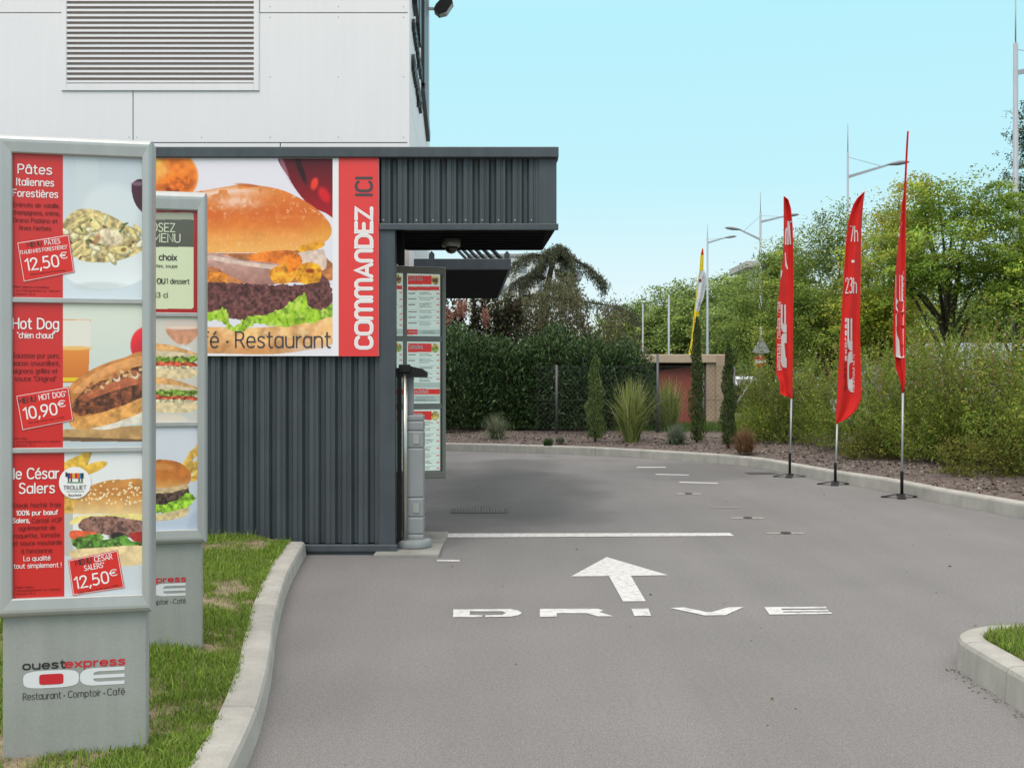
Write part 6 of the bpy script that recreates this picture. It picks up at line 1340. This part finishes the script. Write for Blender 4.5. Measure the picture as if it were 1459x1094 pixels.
# ------------------------------------------------------------------ chain-link fence
fe = thing("wire_fence", "grey chain-link fence on posts in front of the laurel hedge and shelter", "fence", (3, 27.3, .26))
YW = 27.3; FX0, FX1 = .55, 6.1; zt = XZ(0, 522, YW)[1]; zb = .27
M_WIRE = mat("wire_grey", (0.07, 0.075, 0.07), 0.5, .4)
for (px, pyt) in [(793, 520), (937, 505), (1046, 522)]:
    x = AX(px, YW); MB().tube([(x, YW, .2), (x, YW, XZ(0, pyt, YW)[1])], .033, 0, 10).build("post", mat("post_grey", (0.10, 0.105, 0.11), .5, .3), fe, True)
mb = MB(); st = .12; hz = zt - zb; k = FX0 - hz; r = .0022
def seg(x0, z0, x1, z1, y):
    d = Vector((x1-x0, 0, z1-z0)); n_ = Vector((-d.z, 0, d.x)).normalized()*r
    mb.prism([(x0-n_.x, y, z0-n_.z), (x1-n_.x, y, z1-n_.z), (x1+n_.x, y, z1+n_.z), (x0+n_.x, y, z0+n_.z)], (0, .004, 0))
while k < FX1:
    a, b = max(k, FX0), min(k+hz, FX1)
    if b > a: seg(a, zb + (a-k), b, zb + (b-k), YW-.006); seg(a, zt - (a-k), b, zt - (b-k), YW)
    k += st
for z in (zb+.02, (zb+zt)/2, zt): mb.box(FX0, FX1, YW-.009, YW-.006+.0005, z-.004, z+.004)
mb.build("wire_mesh", M_WIRE, fe, True)
MB().tube([(AX(1046, YW), YW, XZ(0, 580, YW)[1]), (AX(1078, YW), YW+.3, XZ(0, 538, YW)[1])], .03, 0, 8).build("brace", M_LAMP, fe, True)

# ------------------------------------------------------------------ beige shelter
SY_ = 31.5; sx0, sx1 = AX(905, SY_), AX(1034, SY_); zr1 = XZ(0, 505, SY_)[1]; zr0 = XZ(0, 517, SY_)[1]
M_BEIGE = mat("beige_render", (0.38, 0.29, 0.215), .9, var=.12, scale=2, bump=.3, bscale=60); M_BEIGE2 = mat("beige_slab", (0.47, 0.375, 0.285), .9, var=.12, scale=2)
shd = thing("bin_shelter", "beige rendered shelter with a flat slab roof and red panel behind the wire fence", "shelter", ((sx0+sx1)/2, SY_, .28))
px_ = AX(1006, SY_)
MB().bbox(sx0, sx1-.02, SY_-.12, SY_+2.4, zr0, zr1, .02).build("roof_slab", M_BEIGE2, shd, True)
MB().box(px_, sx1, SY_-.05, SY_+2.3, .2, zr0-.002).box(px_+.26, sx1+.001, SY_-.13, SY_-.051, .2, zr1-.03).box(sx0+.1, px_-.002, SY_+2.1, SY_+2.3, .2, zr0-.003).box(sx0, sx0+.25, SY_-.04, SY_+2.098, .2, zr0-.002).build("wall", M_BEIGE, shd, True)
MB().prism([(AX(935, SY_+.2), SY_+.2, .28), (AX(992, SY_+.2), SY_+.2, .28), (AX(992, SY_+.2), SY_+.2, XZ(0, 522, SY_)[1]), (AX(975, SY_+.2), SY_+.2, XZ(0, 523, SY_)[1]), (AX(935, SY_+.2), SY_+.2, XZ(0, 529, SY_)[1])], (0, .06, 0)).build("door_panel", mat("terracotta_red", L3(150, 74, 66), .7, var=.12), shd, True)
MB().tube([(AX(1003, SY_), SY_+.1, .25), (AX(1003, SY_), SY_+.1, zr0)], .04, 0, 8).build("post", M_GALV, shd, True)

# ------------------------------------------------------------------ street lamps
def lamp(px, pyt, Y, lab, arms, spike=1.1, r=.048, name="street_lamp", plain=False):
    X = AX(px, Y); zt = XZ(0, pyt, Y)[1]; t = thing(name, lab, "street lamp" if not plain else "post", (X, Y, .3), 0, "grey street lamps along the road" if not plain else "plain grey posts along the road")
    MB().tube([(0, 0, -.05), (0, 0, 3.2), (0, 0, 3.25), (0, 0, zt-.3)], [r*1.25, r*1.15, r, r*.75], 0, 12).build("pole", M_LAMP, t)
    if spike: MB().tube([(0, 0, zt-.3), (0, 0, zt-.3+spike)], .018, 0, 6).build("spike", M_LAMP, t)
    for (sd, z, ln, rise) in arms:
        a = MB(); zz = zt + z
        a.prism([(sd*r*.7, -.03, zz-.055), (sd*r*.7, -.03, zz+.055), (sd*ln, -.03, zz+rise+.04), (sd*ln, -.03, zz+rise-.03)], (0, .06, 0)); 
        a.tube([(0, 0, zt-.45 if z < -.5 else zt-.7), (sd*ln*.8, 0, zz+rise*.8+.05)], .010, 0, 5)
        ao = a.build("arm", M_LAMP, t)
        h = MB(); x0 = sd*(ln-.05)
        for c_ in [0]:
            ring = [(-.02, .03, .0), (.15, .10, .02), (.42, .15, .05), (.68, .11, .03), (.80, .02, .0)]
            V = []; 
            for (u, wd, _) in ring:
                for j in range(10):
                    an = 2*math.pi*j/10; V.append((x0+sd*u, wd*math.cos(an), zz+rise+.01+u*.12+wd*.62*math.sin(an)*(1 if math.sin(an) > 0 else .8)))
            h.add(V, [(i_*10+j, i_*10+(j+1) % 10, (i_+1)*10+(j+1) % 10, (i_+1)*10+j) for i_ in range(4) for j in range(10)], 0, True)
        ho = h.build("lamp_head", mat("lamp_head_grey", (0.20, 0.215, 0.23), .4), ao)
    return t
lamp(1447, 62, 27, "tall grey street lamp at the right edge, its arm out of frame", [(1, -1.0, 2.2, .35)], 1.15, .075)
lamp(1208, 218, 40, "grey street lamp above the trees between two red flags", [(1, -1.15, 1.45, .42)], 1.0)
lamp(1083.5, 303, 55, "two-armed grey street lamp left of the leftmost red flag", [(1, -.75, 1.15, .25), (-1, -1.6, 1.0, .45)], 1.0, .07)
lamp(1008, 338, 71, "grey street lamp just right of the yellow flag", [(1, -.65, 1.1, .3)], .8, .075)
lamp(953, 420, 86, "plain grey post standing between the far trees, tallest of the three", [], 0, .09, "grey_post", True)
lamp(916, 434, 103, "plain grey post beside the cedar's lowest arm", [], 0, .09, "grey_post", True)
lamp(893, 452, 112, "plain grey post half hidden by the cedar's lowest arm", [], 0, .09, "grey_post", True)
# signs
SGY = 35.2; xs = AX(1084.5, SGY)
rs = thing("road_sign", "back of a triangular road sign above a red no entry disc", "road sign", (xs, SGY, .3))
MB().tube([(0, .05, -.05), (0, .05, 2.95)], .035, 0, 8).build("post", M_GALV, rs)
z = XZ(0, 503, SGY)[1] - .3; z1 = XZ(0, 482, SGY)[1] - .3; hw_ = 12.5*SGY/F
tri = [(-hw_, z+.04), (-hw_+.05, z), (hw_-.05, z), (hw_, z+.04), (.05, z1-.02), (0, z1), (-.05, z1-.02)]
MB().prism([(x, -.012, zz) for x, zz in tri], (0, .012, 0)).build("triangle_plate", mat("plate_back", (0.42, 0.45, 0.47), .5), rs)
zc = XZ(0, 515, SGY)[1] - .3; rr_ = .2
mb = MB(); mb.prism([(rr_*math.cos(k*math.pi/16)-.04, -.012, zc+rr_*math.sin(k*math.pi/16)) for k in range(32)], (0, .014, 0), 0); mb.box(-.04-.18, -.04+.18, -.017, -.0125, zc-.05, zc+.05, 1)
mb.build("disc_plate", [mat("sign_red", L3(200, 30, 36), .5), M_TW], rs)
X_ = AX(1238, 40)
bs = thing("roadside_banner", "blue and white banner on a post glimpsed through the hedge right of the middle flag", "banner", (X_, 42, .3))
MB().tube([(0, .04, -.05), (0, .04, 2.9)], .03, 0, 8).build("post", M_GALV, bs)
mb = MB(); mb.bbox(-.22, .22, -.02, .02, 1.55, 2.85, .01); mb.build("panel", mat("banner_white", (0.62, 0.68, 0.78), .6), bs); MB().bbox(-.2, .2, -.028, -.021, 1.6, 2.1, .003, seg=1).build("panel_stripe", mat("banner_blue", L3(40, 70, 170), .6), bs)

# ------------------------------------------------------------------ vehicles beyond the verge
M_CARW = mat("car_paint_white", (0.50, 0.53, 0.57), .25, 0, coat=.6); M_CARG = mat("car_paint_silver", (0.40, 0.43, 0.46), .3, .4, coat=.6); M_GLASS = mat("car_glass", (0.05, 0.065, 0.075), .08)
def car(label, loc, rz, kind, paint_):
    t = thing("parked_van" if kind == 'van' else "parked_car", label, "van" if kind == 'van' else "car", loc, rz); w2 = .95 if kind == 'van' else .86
    if kind == 'van': prof_ = [(-2.4,.3),(-2.45,1.0),(-2.35,2.35),(-2.2,2.45),(.9,2.45),(1.35,2.2),(1.9,1.35),(2.4,1.1),(2.5,.75),(2.48,.3)]; gl = [(.95,1.4),(1.0,2.15),(1.3,2.1),(1.75,1.4)]
    else: prof_ = [(-1.95,.3),(-2.0,.75),(-1.9,.95),(-1.75,1.0),(-1.35,1.38),(-.9,1.47),(.1,1.45),(.55,1.3),(1.05,.98),(1.75,.88),(1.98,.68),(2.0,.3)]; gl = [(-1.4,1.0),(-1.15,1.34),(-.8,1.41),(.05,1.39),(.45,1.25),(.8,1.0)]
    n = len(prof_); bm = MB(); V = []
    for s_, in_ in ((-1, 0), (1, 0)):
        for (x, z) in prof_: V.append((x, s_*(w2 - (.14*max(0, (z-.95))/.5 if kind != 'van' else .05*max(0, z-1.2))), z))
    bm.add(V, [tuple(range(n)), tuple(range(2*n-1, n-1, -1))] + [(i_, (i_+1) % n, n+(i_+1) % n, n+i_)[::-1] for i_ in range(n)]); body = bm.build("body", paint_, t)
    g2 = MB()
    for s_ in (-1, 1):
        q = [(x, s_*(w2 + .006 - (.14*max(0, (z-.95))/.5 if kind != 'van' else .05*max(0, z-1.2))), z) for x, z in gl]; g2.poly(q if s_ < 0 else q[::-1])
    g2.build("side_window", M_GLASS, t)
    if kind == 'van': fw = [(1.37,2.16),(1.86,1.42)]; bw = None
    else: fw = [(.57,1.28),(1.02,1.0)]; bw = [(-1.73,1.02),(-1.38,1.35)]
    for q in ([fw] + ([bw] if bw else [])):
        (xa, za), (xb, zb_) = q; nx, nz = (zb_-za), -(xb-xa); l_ = math.hypot(nx, nz); sgn = 1 if (nx*(1 if q is fw else -1)) > 0 else -1; nx, nz = nx/l_*.008*sgn, abs(nz)/l_*.008
        MB().poly([(xa+nx, -w2+.2, za+nz), (xb+nx, -w2+.14, zb_+nz), (xb+nx, w2-.14, zb_+nz), (xa+nx, w2-.2, za+nz)]).build("windscreen" if q is fw else "rear_window", M_GLASS, t)
    for (x, s_) in ((1.25, -1), (1.25, 1), (-1.25, -1), (-1.25, 1)):
        wh = MB(); wh.tube([(x, s_*(w2-.2), .32), (x, s_*(w2+.01), .32)], .32, 0, 18); wo = wh.build("wheel", M_BLACK, t); MB().tube([(x, s_*(w2), .32), (x, s_*(w2+.018), .32)], .19, 0, 14).build("rim", M_ALU, wo)
    for s_ in (-1, 1): MB().bbox(prof_[-2][0]-.12, prof_[-2][0]+.012, s_*w2*.72-.14, s_*w2*.72+.14, .66, .80, .02).build("headlight", M_TW, t)
    return t
car("white car parked far off beyond the slim cypress", (AX(1057.5, 70), 70, .312), R(-80), 'car', M_CARW)
car("white van glimpsed over the hedge right of the robinia trunk", (AX(1400, 37), 37, .312), R(8), 'van', M_CARW)
car("silver car glimpsed through the hedge beside the tallest flag", (AX(1312, 40), 40, .312), R(5), 'van', M_CARG)

# ------------------------------------------------------------------ far buildings
M_TOWER = mat("tower_render", (0.62, 0.64, 0.65), .8, var=.05, scale=.3); M_WIN = mat("tower_glass", (0.20, 0.23, 0.26), .2)
TY = 140; tx0, tx1 = AX(668, TY), AX(818, TY); tz = XZ(0, 366, TY)[1]
tw = thing("apartment_block", "pale apartment block standing behind the weeping cedar", "building", ((tx0+tx1)/2, TY, .3))
MB().box(tx0, tx1, TY, TY+12, -.2, tz).build("wall", M_TOWER, tw, True); MB().box(tx0-.2, tx1+.2, TY-.2, TY+12.2, tz, tz+.35).build("roof", mat("tower_roof", (0.3, 0.3, 0.3), .8), tw, True)
for fl_ in range(6):
    for k in range(5):
        xw = tx0 + 1.0 + k*(tx1-tx0-2.2)/4.3; zw = .9 + fl_*2.75
        wi = MB().box(xw, xw+1.25, TY-.05, TY+.04, zw, zw+1.5).build("window", M_TOWER, tw, True); MB().box(xw+.1, xw+1.15, TY-.065, TY-.051, zw+.1, zw+1.4).build("pane", M_WIN, wi, True)
for fl_ in range(5): MB().box(tx1-.05, tx1+1.1, TY+2, TY+6, 3.2+fl_*2.75, 4.3+fl_*2.75).build("balcony", mat("balcony_grey", (0.33, 0.33, 0.35), .7), tw, True)
ob = thing("office_block", "flat roofed grey office block behind the two-armed lamp", "building", (AX(1082, 150), 150, .3)); z_ = XZ(0, 376, 150)[1]
MB().box(AX(1066, 150)+1, AX(1150, 150), 150, 160, -.2, z_-.5).build("wall", M_TOWER, ob, True); MB().box(AX(1066, 150)-.4, AX(1150, 150)+1, 149, 161, z_-.5, z_+.3).build("roof", mat("office_roof", (0.45, 0.44, 0.43), .8), ob, True)
MB().box(AX(1066, 150)+1.5, AX(1150, 150)-.5, 149.95, 150.02, z_-2.6, z_-1.2).build("window_band", M_WIN, ob, True)
